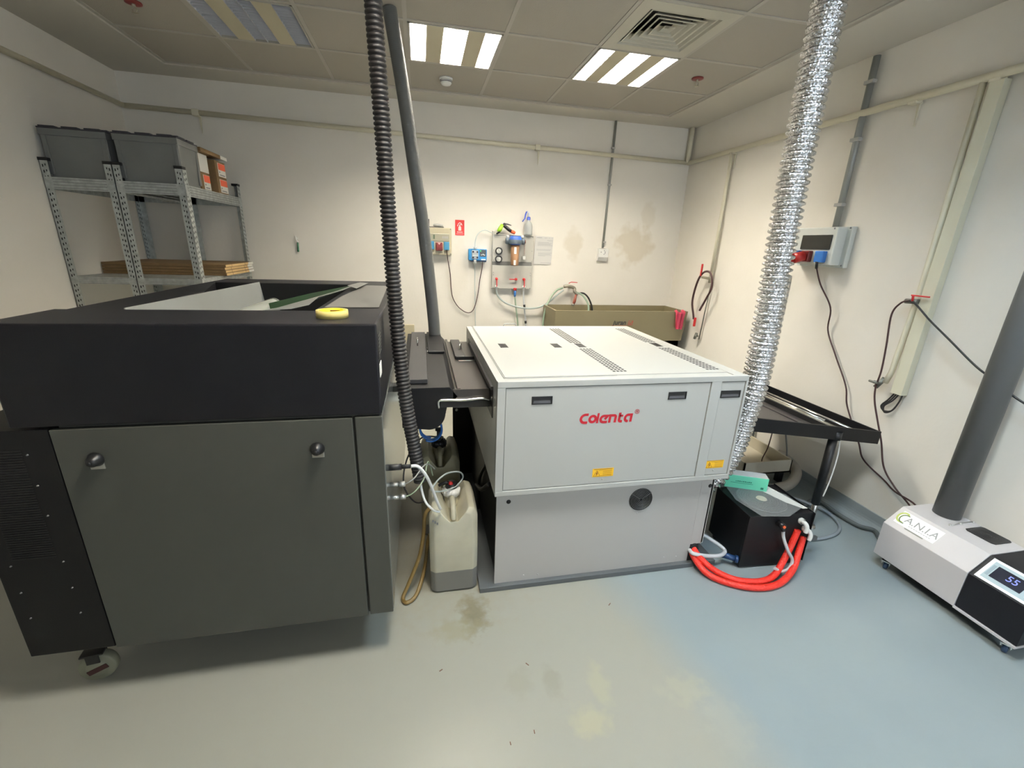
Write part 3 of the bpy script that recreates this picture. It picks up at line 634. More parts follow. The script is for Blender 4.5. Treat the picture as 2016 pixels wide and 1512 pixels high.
# foil duct: corrugated crinkled aluminium
def foil():
    m = mat('crinkled_foil', (0.70, 0.70, 0.70), 0.13, metal=1.0); nt = m.node_tree; b = nt.nodes['Principled BSDF']
    tc = nt.nodes.new('ShaderNodeTexCoord'); v = nt.nodes.new('ShaderNodeTexVoronoi'); v.inputs['Scale'].default_value = 80
    n = nt.nodes.new('ShaderNodeTexNoise'); n.inputs['Scale'].default_value = 70; n.inputs['Detail'].default_value = 3
    mp = nt.nodes.new('ShaderNodeMapping'); mp.inputs['Scale'].default_value = (1.4, 1.4, .55)
    nt.links.new(tc.outputs['Object'], mp.inputs[0]); nt.links.new(mp.outputs[0], v.inputs['Vector']); nt.links.new(mp.outputs[0], n.inputs['Vector'])
    ad = nt.nodes.new('ShaderNodeMath'); nt.links.new(v.outputs['Distance'], ad.inputs[0]); nt.links.new(n.outputs['Fac'], ad.inputs[1])
    bp = nt.nodes.new('ShaderNodeBump'); bp.inputs['Strength'].default_value = 0.55; bp.inputs['Distance'].default_value = 0.008
    nt.links.new(ad.outputs[0], bp.inputs['Height']); nt.links.new(bp.outputs[0], b.inputs['Normal']); return m
P, R_ = corrugated([(1.625, 1.80, ZC+.02), (1.608, 1.80, 2.60), (1.612, 1.80, 2.22), (1.622, 1.80, 1.80), (1.640, 1.80, 1.40), (1.648, 1.80, 1.08), (1.636, 1.81, .88), (1.612, 1.82, .66), (1.565, 1.84, .50), (1.50, 1.86, .42)], .0570, .0074, .0285, per=8, n=48)
rnd = random.Random(3); mb = MB(); mb.tube(P, R_, n=64, raw=True)
for v in mb.bm.verts: v.co += Vector((rnd.uniform(-1, 1), rnd.uniform(-1, 1), rnd.uniform(-1, 1))) * .0011
tag(mb.obj('foil_duct', foil()), 'crinkled silver foil duct from the ceiling down behind the white machine', 'duct')

# ================================================================ JERRYCANS and their tubes
def can_mat(name, level, col):
    m = mat(name, col, 0.4, var=0.12, vscale=9, trans=0.0); nt = m.node_tree; b = nt.nodes['Principled BSDF']
    b.inputs['Subsurface Weight'].default_value = 0.25; b.inputs['Subsurface Radius'].default_value = (.02, .018, .012)
    src = b.inputs['Base Color'].links[0].from_socket
    g = nt.nodes.new('ShaderNodeNewGeometry'); sp = nt.nodes.new('ShaderNodeSeparateXYZ'); nt.links.new(g.outputs['Position'], sp.inputs[0])
    lt = nt.nodes.new('ShaderNodeMath'); lt.operation = 'LESS_THAN'; lt.inputs[1].default_value = level; nt.links.new(sp.outputs['Z'], lt.inputs[0])
    mx = nt.nodes.new('ShaderNodeMixRGB'); mx.inputs[2].default_value = (0.20, 0.195, 0.18, 1)
    nt.links.new(lt.outputs[0], mx.inputs[0]); nt.links.new(src, mx.inputs[1]); nt.links.new(mx.outputs[0], b.inputs['Base Color']); return m
def jerrycan(t, x0, x1, y0, y1, h, m, capm, rzv):
    W, D = x1-x0, y1-y0
    bm = bmesh.new()
    prof = [(0, .012), (.014, 0), (W-.014, 0), (W, .012), (W+.002, h*.5), (W, h-.05), (W-.015, h-.012), (W-.045, h), (W*.60, h-.045), (W*.40, h-.045), (.045, h), (.015, h-.012), (0, h-.05), (-.002, h*.5)]
    # front to back sections: shoulders high, centre scooped
    secs = [(0, .0, .93), (.02, -.006, .97), (D*.3, -.008, 1.0), (D*.7, -.008, 1.0), (D-.02, -.006, .97), (D, 0, .93)]
    rings = []
    for dy, inset, s_ in secs:
        e = .012 if dy in (0, D) else 0
        ring = []
        for i, (u, v) in enumerate(prof):
            uu = W/2 + (u - W/2)*(1 - e*2/W*2)
            vv = v*s_ if v > h*.8 else max(v, e*.8)
            if i in (8, 9) and dy > 0: vv -= .05
            ring.append(bm.verts.new((x0+uu, y0+dy, vv)))
        rings.append(ring)
    n = len(prof)
    for a, b in zip(rings, rings[1:]):
        for k in range(n): bm.faces.new((a[k], a[(k+1) % n], b[(k+1) % n], b[k]))
    bm.faces.new(rings[0]); bm.faces.new(rings[-1][::-1])
    bmesh.ops.recalc_face_normals(bm, faces=bm.faces[:])
    bmesh.ops.bevel(bm, geom=bm.edges[:], offset=.006, segments=2, affect='EDGES', profile=.5)
    for f in bm.faces: f.smooth = True
    mb = MB(); mb.merge(bm); o = mb.obj('body', m, t)
    cx, cy = (x0+x1)/2, y0+D*.62
    mb = MB(); mb.lathe([(.036, h-.10), (.036, h-.03), (.030, h-.028)], (cx, cy, 0), n=24); mb.obj('neck', m, t)
    mb = MB(); mb.tube([(cx, y0+.03, h-.09), (cx, y0+.055, h-.035), (cx, cy-.05, h-.03)], [.012, .016, .014], n=10); mb.obj('handle', m, t)
    mb = MB()
    mb.lathe([(0, h+.004), (.03, h+.004), (.040, h), (.042, h-.034), (.038, h-.036)], (cx, cy, 0), n=24)
    for k in range(12):
        a = 2*PI*k/12; mb.cyl((cx+.041*math.cos(a), cy+.041*math.sin(a), h-.034), (cx+.041*math.cos(a), cy+.041*math.sin(a), h-.002), .004, n=6)
    return mb.obj('cap', capm, t), cx, cy
t = thing('jerrycan', 'translucent white jerrycan with grey liquid, nearest on the floor', 'jerrycan', (.12, 1.87, 0), 'plastic jerrycans between the machines')
_, cx_, cy_ = jerrycan(t, .008, .236, 1.745, 2.03, .485, can_mat('can_plastic', .125, (0.47, 0.45, 0.35)), WPLAS, 0)
mb = MB(); mb.lathe([(0, .03), (.018, .03), (.03, .022), (.032, .004), (0, .004)], (cx_, cy_, .487), n=16); mb.tube([(cx_, cy_, .505), (cx_-.03, cy_-.01, .52), (cx_-.06, cy_, .50)], .008, n=8); mb.obj('valve', BLACK, t)
mb = MB(); mb.lathe([(0, .012), (.009, .010), (.011, 0)], (cx_-.004, cy_-.018, .515), n=12); mb.obj('red_stopper', RED, t)
mb = MB()
for k in range(3): mb.box(.022+.010*k, .029+.010*k, 1.742, 1.7436, .415-.008*k, .427-.008*k)
mb.obj('faint_writing', INK, t)
t = thing('jerrycan', 'stained brown-grey jerrycan with a black tap, behind the front can', 'jerrycan', (.11, 2.35, 0), 'plastic jerrycans between the machines')
_, cx_, cy_ = jerrycan(t, -.03, .19, 2.20, 2.50, .53, can_mat('stained_can_plastic', .08, (0.42, 0.39, 0.26)), BLACK, 0)
mb = MB(); mb.cyl((cx_, cy_, .53), (cx_, cy_, .60), .012); mb.box(cx_-.02, cx_+.012, cy_-.006, cy_+.006, .59, .612, .003); mb.cyl((cx_, cy_, .53), (cx_, cy_, .548), .028); mb.obj('tap', BLACK, t)
def tube_thing(name, m, pts, r, label, cat='tube', n=10, group=None, res=8):
    mb = MB(); mb.tube(pts, r, n=n, res=res); return tag(mb.obj(name, m), label, cat, group)
tube_thing('amber_tube', AMBER, [(.02, 1.80, .46), (-.01, 1.80, .42), (-.02, 1.82, .30), (-.045, 1.80, .18), (-.10, 1.76, .06), (-.125, 1.73, .013), (-.105, 1.70, .012), (-.06, 1.74, .02), (-.02, 1.86, .07), (.0, 2.02, .11), (.03, 2.10, .12)], .0095, 'amber tube looping on the floor beside the front jerrycan')
tube_thing('blue_air_line', BLUE, [(.03+.055*math.cos(a), 2.06+.004*a, .74+.06*math.sin(a)) for a in [k*PI/6 for k in range(-4, 22)]], .005, 'coiled blue air line behind the black corrugated hose', res=3)
tube_thing('cable', WPLAS, [(-.058, 1.60, .79), (-.03, 1.60, .785), (.0, 1.62, .73), (.025, 1.66, .64), (.045, 1.70, .55), (.06, 1.735, .49)], .0065, 'thick white cable from the black plug down to the jerrycan', 'cable')
tube_thing('cable', WPLAS, [(-.026, 1.745, .66), (-.022, 1.735, .60), (-.005, 1.72, .54), (.03, 1.72, .495), (.056, 1.735, .475)], .0055, 'white cable emerging from the end of the black hose', 'cable')
tube_thing('cable', RUB, [(.06, 2.15, .66), (-.02, 2.10, .68), (-.09, 2.0, .62), (-.11, 1.95, .50), (-.06, 1.95, .40), (.0, 1.98, .38)], .004, 'thin black cable curving behind the corrugated hose', 'cable')
tube_thing('wire', mat('wire_grey', (.25, .25, .23), .4), [(-.085, 1.62, .70), (-.05, 1.66, .70), (.0, 1.72, .73), (.04, 1.80, .66)], .003, 'thin clear line from the upper steel fitting', 'tube')
tube_thing('wire', mat('wire_green_grey', (.26, .32, .22), .4), [(-.085, 1.62, .64), (-.05, 1.66, .635), (-.01, 1.72, .66), (.01, 1.8, .70), (.03, 1.85, .60)], .003, 'thin greenish line from the lower steel fitting', 'tube')
tube_thing('tube', HOSEC, [(.02, 1.80, .55), (.05, 1.83, .58), (.10, 1.86, .60), (.16, 1.90, .58), (.18, 1.93, .53), (.14, 1.90, .50), (.07, 1.85, .51), (.03, 1.80, .545)], .004, 'thin grey tube looped over the front jerrycan cap')

# ================================================================ CHILLER BOX and its hoses (right of the processor)
RC = -.05
MC = Matrix.Translation((1.865, 1.80, 0)) @ Matrix.Rotation(RC, 4, 'Z')
t = thing('chiller', 'black metal cooling box on the floor right of the white machine', 'cooler', (1.865, 1.80, 0))
mb = MB(); mb.box(-.185, .19, -.135, .15, .03, .33, .003, MC)
mb.box(.19, .195, -.16, .15, .03, .335, .001, MC)
mb.box(-.19, .195, -.15, -.136, .01, .333, .002, MC); mb.obj('housing', BLACKM, t)
mb = MB()
for x_ in (-.15, .15):
    for y_ in (-.11, .12): mb.cyl(MC @ Vector((x_, y_, 0)), MC @ Vector((x_, y_, .03)), .018, n=12)
mb.obj('feet', RUB, t)
FGR = mat('fan_mesh_dark', (0.045, 0.05, 0.05), 0.35)
mb = MB(); mb.lathe([(0, .332), (.125, .332), (.128, .334), (.13, .330)], (-.005, .005, 0), n=40, M=MC); fn = mb.obj('fan_grille', FGR, t)
mb = MB()
for k in range(9): mb.tube([MC @ Vector((-.005+(.018+.013*k)*math.cos(a*PI/16), .005+(.018+.013*k)*math.sin(a*PI/16), .3355)) for a in range(33)], .0012, n=5, raw=True, caps=False)
mb.obj('fan_rings', mat('dark_ring', (.06, .065, .065), .35), fn)
mb = MB(); mb.lathe([(0, .3375), (.026, .3375), (.028, .333)], (-.005, .005, 0), n=24, M=MC); mb.obj('fan_hub', CREAM, fn)
def on(x, y, z): return MC @ Vector((x, y, z))
mb = MB(); mb.cyl(on(-.01, -.15, .285), on(-.01, -.19, .285), .016); mb.cyl(on(-.01, -.17, .285), on(-.01, -.195, .26), .010); vv = mb.obj('inlet_valve', BLACK, t)
mb = MB(); mb.cyl(on(-.012, -.191, .287), on(-.012, -.196, .287), .008); mb.obj('valve_button', ORANGE, vv)
mb = MB()
for (x_, z_) in ((.115, .295), (.15, .245)):
    mb.tube([on(x_, -.15, z_), on(x_+.003, -.185, z_), on(x_+.01, -.195, z_-.02), on(x_+.008, -.195, z_-.05)], .011, n=12)
    mb.lathe([(.018, -.008), (.018, .008)], tuple(on(x_, -.165, z_)), 'Y', 8)
mb.obj('elbow_fitting', WPLAS, t)
mb = MB(); mb.plate([on(-.13, -.16, .3395), on(.02, -.175, .339), on(.17, -.10, .340), on(.16, .02, .342), on(.06, .135, .341), on(-.14, .13, .340), on(-.17, .0, .3395)], .0008)
mb.obj('tmp', CLEAR).name = 'plastic_bag'
tag(bpy.data.objects['plastic_bag'], 'clear plastic bag lying over the fan of the black cooler', 'bag')
mb = MB(); mb.plate([on(.03, .12, .3375), on(.12, .13, .3375), on(.185, -.115, .3375), on(.155, -.115, .3375), on(.10, -.05, .3385)], .0006)
tag(mb.obj('paper', PAPER), 'white paper sheet sticking out from under the clear bag', 'paper')
MG = Matrix.Translation((1.86, 1.93, .337)) @ Matrix.Rotation(-.42, 4, 'Z')
t = thing('carton', 'mint green carton standing at the back of the black cooler', 'box', (1.835, 1.875, .343))
mb = MB(); mb.box(-.13, .10, -.035, .035, 0, .082, .002, MG); mb.obj('box_body', MINT, t)
mb = MB(); mb.box(-.128, .098, -.033, .033, .0815, .0835, 0, MG); mb.obj('box_top', PAPER, t)
mb = MB(); mb.box(-.10, .02, -.0362, -.0352, .035, .037, 0, MG)
for k in range(9): mb.box(-.075+.010*k, -.068+.010*k, -.0362, -.0352, .044, .050 if k % 3 else .048, 0, MG)
mb.box(.065, .08, -.0362, -.0352, .012, .024, 0, MG); mb.obj('box_print', mat('dark_green_print', (0.02, 0.20, 0.13), 0.6), t)
tube_thing('red_hose', REDH, [(1.43, 1.78, .11), (1.435, 1.70, .085), (1.49, 1.635, .04), (1.58, 1.565, .022), (1.70, 1.535, .022), (1.80, 1.555, .03), (1.885, 1.60, .07), (1.945, 1.63, .14), (1.970, 1.637, .235)], .0165, 'red hose curving to the cooler, the upper of the pair', 'hose', 16, 'red hoses from machine to cooler')
tube_thing('red_hose', REDH, [(1.42, 1.78, .10), (1.42, 1.69, .06), (1.46, 1.615, .022), (1.56, 1.535, .018), (1.68, 1.498, .018), (1.80, 1.51, .02), (1.91, 1.555, .05), (1.985, 1.61, .11), (2.015, 1.635, .19)], .0165, 'red hose curving to the cooler, the lower of the pair', 'hose', 16, 'red hoses from machine to cooler')
tube_thing('milky_tube', HOSEW, [(1.43, 1.80, .10), (1.40, 1.725, .098), (1.42, 1.70, .095), (1.50, 1.69, .08), (1.58, 1.70, .07), (1.62, 1.73, .075), (1.58, 1.78, .10), (1.50, 1.83, .14)], .0105, 'milky tube looping out of the port of the white machine')
tube_thing('milky_tube', HOSEW, [(1.855, 1.62, .265), (1.858, 1.61, .22), (1.885, 1.59, .15), (1.92, 1.58, .09), (1.90, 1.57, .045), (1.85, 1.565, .04), (1.81, 1.57, .06)], .0085, 'milky tube hanging open from the front of the cooler')
mb = MB(); mb.cyl((1.60, 1.72, .055), (1.66, 1.68, .05), .016); mb.cyl((1.655, 1.683, .05), (1.668, 1.675, .049), .021)
tag(mb.obj('pipe_coupling', mat('navy_plastic', (0.015, 0.05, 0.14), .4)), 'dark blue pipe coupling on the floor beside the cooler', 'coupling')
mb = MB(); mb.box(2.065, 2.19, 1.69, 1.71, .10, .125, .004); tag(mb.obj('grey_bar', PGREY), 'short grey bar end sticking out right of the cooler', 'bar')

# ================================================================ OUTLET TABLE
t = thing('outlet_table', 'sloping black outlet tray table with a round leg by the right wall', 'table', (2.1, 2.35, 0))
def TZ(x): return .788 - .145*(x-1.6)
def TP(x, y, dz=0): return Vector((x, y, TZ(x)+dz))
YA, YE, XE = 1.885, 2.83, 2.68
def slab(mb, xa, xb, ya, yb, d0, d1):
    v = [(x, y, TZ(x)+d) for x in (xa, xb) for y in (ya, yb) for d in (d0, d1)]
    mb._add(v, [(0,1,3,2),(4,6,7,5),(0,4,5,1),(2,3,7,6),(0,2,6,4),(1,5,7,3)])
mb = MB(); slab(mb, 1.515, XE, YA, YA+.012, -.045, .035); slab(mb, 1.515, XE, YE-.012, YE, -.045, .035); slab(mb, XE-.012, XE, YA+.02, YE, -.045, .035)
mb._add([TP(XE, YA, -.045), TP(XE, YA, .035), TP(XE+.02, YA+.03, -.045), TP(XE+.02, YA+.03, .035)], [(0,1,3,2)])
mb.obj('rim', BLACKM, t)
mb = MB(); slab(mb, 1.515, 1.75, YA+.012, YE-.012, -.04, -.03); slab(mb, 1.75, 2.30, YA+.012, YE-.012, -.04, -.034); slab(mb, 2.30, XE-.012, YA+.012, YE-.012, -.04, -.028); mb.obj('tray_bed', mat('grey_black_bed', (0.05, 0.045, 0.045), 0.4), t)
mb = MB(); slab(mb, 2.40, 2.42, YA+.012, YE-.012, -.028, .005); slab(mb, 2.56, 2.575, YA+.012, YE-.012, -.028, .0); mb.obj('guide_rail', BLACK, t)
mb = MB(); mb.tube([TP(2.60, YA+.03, -.01), TP(2.60, YE-.03, -.01)], .013, n=14, raw=True); mb.tube([TP(2.545, YA+.25, -.012), TP(2.545, YE-.03, -.012)], .009, n=14, raw=True); mb.obj('roller', CHROME, t)
mb = MB(); slab(mb, 2.44, 2.54, YA+.10, YE-.03, -.018, -.012); mb.obj('plate_strip', mat('aluminium_plate', (0.52, 0.50, 0.42), 0.25, metal=0.8), t)
mb = MB(); mb.cyl((2.375, YA+.03, .66), (2.40, YA+.045, .17), .024, n=20); mb.cyl((2.375, YA+.02, .68), (2.375, YA+.02, .63), .030); lg = mb.obj('leg', BLACK, t)
mb = MB(); mb.cyl((2.40, YA+.045, .19), (2.41, YA+.05, .012), .016, n=16); mb.lathe([(0, .012), (.03, .010), (.034, 0)], (2.41, YA+.05, 0), n=20); mb.obj('leg_extension', STEEL, lg)
mb = MB(); mb.cyl((2.20, YE-.04, .66), (2.20, YE-.045, .012), .024, n=20); mb.obj('leg', BLACK, t)
mb = MB(); mb.tube([(2.404, YA+.02, .655), (2.432, YA+.02, .52), (2.428, YA+.02, .35), (2.405, YA+.015, .24)], .004, n=8); mb.obj('leg_cable', WPLAS, lg)

# beige bin and grey flexible pipe under the table
t = thing('plastic_tray', 'beige open plastic tray on the floor under the black outlet table', 'tray', (2.42, 2.60, .05))
BT = mat('beige_tray', (0.50, 0.46, 0.36), 0.5)
def trayside(mb, P0, P1, z0, z1, n):
    pass
mb = MB(); xa, xb, ya, yb = 2.28, 2.69, 2.42, 3.3
mb.box(xa, xb, ya, yb, .10, .11); mb.box(xa, xa+.01, ya, yb, .10, .20); mb.box(xb-.01, xb, ya, yb, .10, .20); mb.box(xa, xb, ya, ya+.01, .10, .20); mb.box(xa, xb, yb-.01, yb, .10, .20)
mb.obj('tray_shell', BT, t)
mb = MB()
for x_ in (xa+.02, xb-.06):
    for y_ in (ya+.03, yb-.07): mb.box(x_, x_+.04, y_, y_+.04, 0, .10)
mb.obj('tray_foot', BLACK, t)
tube_thing('drain_pipe', mat('grey_flex_pipe', (0.42, 0.39, 0.33), .5), [at(1530, 893, Z=.13), at(1556, 908, Z=.11), at(1568, 930, Z=.08), at(1556, 952, Z=.055), at(1525, 962, Z=.05), at(1495, 960, Z=.05)], .036, 'thick grey flexible drain pipe bending beside the beige tray', 'pipe', 16)
mb = MB(); mb.tube([at(1545, 985, Z=.02), at(1570, 1000, Z=.02), at(1600, 985, Z=.02), (2.70, 2.12, .02), at(1650, 1012, Z=.02), at(1690, 1035, Z=.02), at(1722, 1045, Z=.02), (2.70, 1.70, .02), (2.71, 1.55, .02)], .013, n=12, res=8)
tag(mb.obj('floor_cable', mat('dark_grey_hose', (0.10, 0.115, 0.115), .5)), 'thick dark grey cable along the foot of the right wall', 'cable')
tube_thing('floor_hose', mat('grey_blue_hose', (0.26, 0.30, 0.33), .4), [(2.40, 2.25, .06), (2.55, 2.13, .04), (2.64, 2.03, .015), (2.60, 1.90, .012), (2.48, 1.82, .012), (2.30, 1.80, .012), (2.10, 1.84, .012)], .010, 'grey-blue hose looping on the floor behind the cooler', 'hose')
tube_thing('cable', BRCAB, [at(1522, 845, X=2.55), at(1512, 880, X=2.56), at(1500, 905, X=2.56), at(1499, 925, X=2.55), (2.50, 2.75, .13)], .004, 'thin brown cable hanging behind the outlet table above the beige tray', 'cable')
tube_thing('cable', mat('grey_cable', (0.13, 0.13, 0.12), .5), [at(1546, 843, X=2.72), at(1549, 880, X=2.74), at(1550, 905, X=2.74), at(1560, 945, X=2.72), at(1562, 965, X=2.70), at(1555, 985, X=2.62)], .0055, 'grey cable dropping behind the outlet table to the floor', 'cable')
# ================================================================ FUME EXTRACTOR (low white cabinet, right)
t = thing('fume_extractor', 'low white cabinet with a sloped front edge on castors, at the right wall', 'machine', (2.63, 1.27, 0))
FW = mat('white_cabinet_coat', (0.52, 0.505, 0.51), 0.4)
prof = [(2.465, .075), (2.465, .272), (2.565, .362), (2.795, .362), (2.795, .075)]
mb = MB(); mb.prism(prof, 1.188, 1.582, 'Y', .002); mb.box(2.46, 2.795, .955, 1.188, .072, .082); bd = mb.obj('cabinet', FW, t)
pr2 = [(2.468, .083), (2.468, .270), (2.567, .359), (2.792, .359), (2.792, .083)]
mb = MB(); mb.prism(pr2, .957, 1.186, 'Y', .002); hd = mb.obj('control_head', mat('black_head', (0.007, 0.007, 0.010), 0.5, spec=.3, bump=.05, bscale=300), t)
# control panel lies on the bevel
nb = Vector((-.090, 0, .100)).normalized(); up = Vector((.100, 0, .090)).normalized(); ydir = Vector((0, -1, 0))
FP = frame(Vector((2.5175, 1.065, .3145)) + nb*.001, ydir, up)
mb = MB(); mb.box(-.105, .10, -.060, .060, 0, .004, .001, FP); cpn = mb.obj('control_panel', mat('panel_white', (0.80, 0.82, 0.84), .4), t)
mb = MB(); mb.box(-.09, .09, -.048, .048, .0041, .0046, 0, FP); mb.obj('panel_overlay', mat('panel_overlay_blue', (0.38, 0.48, 0.52), .4), cpn)
mb = MB(); mb.box(-.070, .040, -.030, .034, .0047, .0053, 0, FP); dsp = mb.obj('display', mat('display_dark', (0.02, 0.022, 0.035), .15), cpn)
o = text_mesh('55', .042, FP @ Matrix.Translation((-.004, .004, .0056)), 'display_digits', mat('digit_glow', (0.1, .12, .4), .5, emit=(.22, .28, 1.0), es=.35), dsp)
mb = MB()
for k in range(3): mb.lathe([(0, .0052), (.007, .0052), (.007, .0045)], (.062, -.030+.027*k, 0), n=14, M=FP)
mb.obj('button', mat('button_teal', (0.45, .65, .68), .4), cpn)
mb = MB(); mb.box(-.086, -.074, -.03, .03, .0047, .005, 0, FP); mb.obj('panel_mark', mat('panel_mark_grey', (.25, .33, .38), .5), cpn)
# pipe collar, fan grille, brand sticker
FT = frame((2.725, 1.30, .363), (0, -1, 0), (1, 0, 0))
mb = MB(); mb.prism([(-.062, -.050), (-.050, -.060), (.050, -.060), (.062, -.050), (.062, .050), (.050, .060), (-.050, .060), (-.062, .050)], 0, .003, 'Z', 0, FT); fg = mb.obj('fan_guard', mat('fan_guard_black', (0.012, 0.012, 0.014), .4), t)
mb = MB()
for k in range(4): mb.lathe([(.016+.010*k, .0035), (.0185+.010*k, .0042), (.021+.010*k, .0035)], (0, 0, 0), n=28, M=FT)
mb.lathe([(0, .005), (.012, .005), (.014, .003)], (0, 0, 0), n=16, M=FT); mb.obj('fan_rings', BLACK, fg)
mb = MB()
mb.tube([(2.63, 1.395, .364), (2.70, 1.405, .366), (2.785, 1.405, .364)], .002, n=6, raw=True)
for x_ in (2.63, 2.70, 2.785): mb.lathe([(0, .006), (.006, .005), (.007, 0)], (x_, 1.40, .363), n=10)
mb.obj('screws', STEEL, t)
FB = frame(Vector((2.518, 1.462, .3185)) + nb*.0012, ydir, up)
mb = MB(); mb.box(-.095, .10, -.036, .046, 0, .0006, 0, FB); st = mb.obj('sticker', mat('sticker_white', (.78, .80, .79), .4), t)
text_mesh('A.N.I.A', .052, FB @ Matrix.Translation((.018, .006, .001)), 'sticker_lettering', mat('letter_grey', (.27, .28, .28), .5), st, bold=0)
mb = MB(); pb = lambda u, v, d: FB @ Vector((u, v, .0008 + d))
ribbon(mb, arc(-.075, .008, .024, .030, 60, 300), .009, pb, .0004); mb.obj('emblem_outer', mat('emblem_lime', (.42, .50, .12), .5), st)
mb = MB(); ribbon(mb, arc(-.062, .004, .024, .026, 75, 290), .006, pb, .0006); mb.obj('emblem_inner', mat('emblem_dark_green', (.10, .16, .05), .5), st)
mb = MB()
for k in range(9): mb.box(-.028+.012*k, -.019+.012*k, -.0225, -.020, .0007, .0011, 0, FB)
mb.obj('small_print', MATS['letter_grey'], st)
mb = MB(); mb.prism([(-.03, -.044), (-.034, -.041), (-.03, -.038), (.055, -.038), (.059, -.041), (.055, -.044)], .0005, .0015, 'Z', 0, FB); mb.obj('vent_slot', mat('slot_grey', (.22, .23, .20), .5), t)
for x_, y_ in ((2.51, 1.53), (2.51, 1.0), (2.75, 1.53), (2.75, 1.0)):
    castor(x_, y_, .022, .010, mat('navy_castor', (.03, .06, .12), .4), t, .4, CHROME)
mb = MB(); mb.box(2.50, 2.78, 1.0, 1.55, .055, .075); mb.obj('underframe', BLACK, t)
mb = MB(); mb.cyl((2.725, 1.482, .363), (2.725, 1.482, ZC), .0575, n=48)
tag(mb.obj('extraction_pipe', PGREY), 'thick smooth grey pipe rising from the low white cabinet', 'pipe')

# ================================================================ SHELVING
def shelf_unit(x0, x1, label):
    y0, y1 = 3.57, 4.56; zt = 2.06
    t = thing('shelving_unit', label, 'shelving', ((x0+x1)/2, (y0+y1)/2, 0), 'galvanised shelving units in the back left corner')
    for sx, x_ in ((1, x0), (-1, x1)):
        for sy, y_ in ((1, y0), (-1, y1)):
            mb = MB(); w_ = .044; v_ = .056
            def bx(a, b, c, d, e, f): mb.box(min(a, b), max(a, b), min(c, d), max(c, d), e, f)
            bx(x_, x_+sx*.002, y_, y_+sy*v_, 0, zt); bx(x_, x_+sx*w_, y_, y_+sy*.002, 0, zt)
            up_ = mb.obj('upright', GALV, t)
            mb = MB(); z = .25
            while z < zt - .03:
                if z > 1.0:
                    bx(x_+sx*.012, x_+sx*.018, y_-sy*.0008, y_+sy*.0, z, z+.016); bx(x_+sx*.027, x_+sx*.032, y_-sy*.0008, y_, z+.008, z+.02)
                    bx(x_+sx*.002, x_+sx*.0028, y_+sy*.014, y_+sy*.020, z, z+.016); bx(x_+sx*.002, x_+sx*.0028, y_+sy*.036, y_+sy*.042, z+.008, z+.022); bx(x_-sx*.0008, x_, y_+sy*.014, y_+sy*.020, z, z+.016); bx(x_-sx*.0008, x_, y_+sy*.036, y_+sy*.042, z+.008, z+.022)
                z += .034
            mb.obj('slot_holes', DARK, up_)
            mb = MB(); bx(x_-sx*.003, x_+sx*(w_+.003), y_-sy*.003, y_+sy*(w_+.003), zt-.004, zt+.014); mb.obj('end_cap', BLACK, up_)
    for zs, hh in ((1.962, .072), (1.338, .045), (.70, .045)):
        mb = MB(); mb.box(x0+.004, x1-.004, y0+.004, y1-.004, zs-.006, zs)
        for a, b, c, d in ((x0+.003, x1-.003, y0-.002, y0+.002), (x0+.003, x1-.003, y1-.002, y1+.002), (x0-.0015, x0+.002, y0+.003, y1-.003), (x1-.002, x1+.0015, y0+.003, y1-.003)):
            mb.box(a, b, c, d, zs-hh, zs)
        for k in range(3):
            zz = zs - hh*(.25+.25*k); mb.box(x0+.005, x1-.005, y0-.0045, y0-.002, zz-.004, zz+.004); mb.box(x1+.0015, x1+.004, y0+.04, y1-.04, zz-.004, zz+.004)
        sh = mb.obj('shelf', GALV, t)
        mb = MB()
        for k in range(4):
            zz = zs - hh*(.16+.24*k); mb.box(x0+.05, x1-.05, y0-.0052, y0-.0018, zz-.0012, zz+.0012); mb.box(x1+.0012, x1+.0048, y0+.06, y1-.06, zz-.0012, zz+.0012)
        mb.obj('rib_grooves', INK, sh)
    return t
shelf_unit(-2.345, -1.951, 'galvanised steel shelving unit against the left wall')
shelf_unit(-1.949, -1.545, 'galvanised steel shelving unit, the inner one next to the wall unit')
def crate(x0, x1, y0, y1, z0, z1, label):
    t = thing('storage_crate', label, 'crate', ((x0+x1)/2, (y0+y1)/2, z0), 'grey lidded crates on the top shelves')
    mb = MB(); tp = .012
    vs = [(x0+tp, y0+tp, z0), (x1-tp, y0+tp, z0), (x1-tp, y1-tp, z0), (x0+tp, y1-tp, z0), (x0, y0, z1-.02), (x1, y0, z1-.02), (x1, y1, z1-.02), (x0, y1, z1-.02)]
    mb._add(vs, [(0,3,2,1), (4,5,6,7), (0,1,5,4), (1,2,6,5), (2,3,7,6), (3,0,4,7)]); mb.obj('crate_body', EURO, t)
    mb = MB()
    mb.box(x0-.004, x1+.004, y0-.005, y1+.004, z1-.055, z1-.016, .003)
    for x_ in (x0+.004, x1-.032): mb.box(x_, x_+.028, y0-.001, y0+.01, z0+.02, z1-.05, .003)
    for y_ in (y0+.004, y1-.032): mb.box(x1-.01, x1+.0, y_, y_+.028, z0+.02, z1-.05, .003)
    mb.obj('rim_ribs', EURO, t)
    mb = MB(); mb.box(x0-.005, x1+.005, y0-.006, y1+.005, z1-.016, z1-.008, .002)
    W = x1-x0
    for k in range(3): mb.box(x0+W*(.02+.34*k), x0+W*(.02+.34*k)+W*.24, y0-.007, y0+.03, z1-.010, z1, .002)
    D = y1-y0
    for k in range(2): mb.box(x1-.03, x1+.006, y0+D*(.05+.45*k), y0+D*(.05+.45*k)+D*.34, z1-.010, z1, .002)
    mb.obj('crate_lid', mat('dark_crate_lid', (0.035, 0.035, 0.045), .5), t)
crate(-2.325, -1.965, 3.60, 3.90, 1.963, 2.262, 'grey lidded crate on the shelving against the left wall')
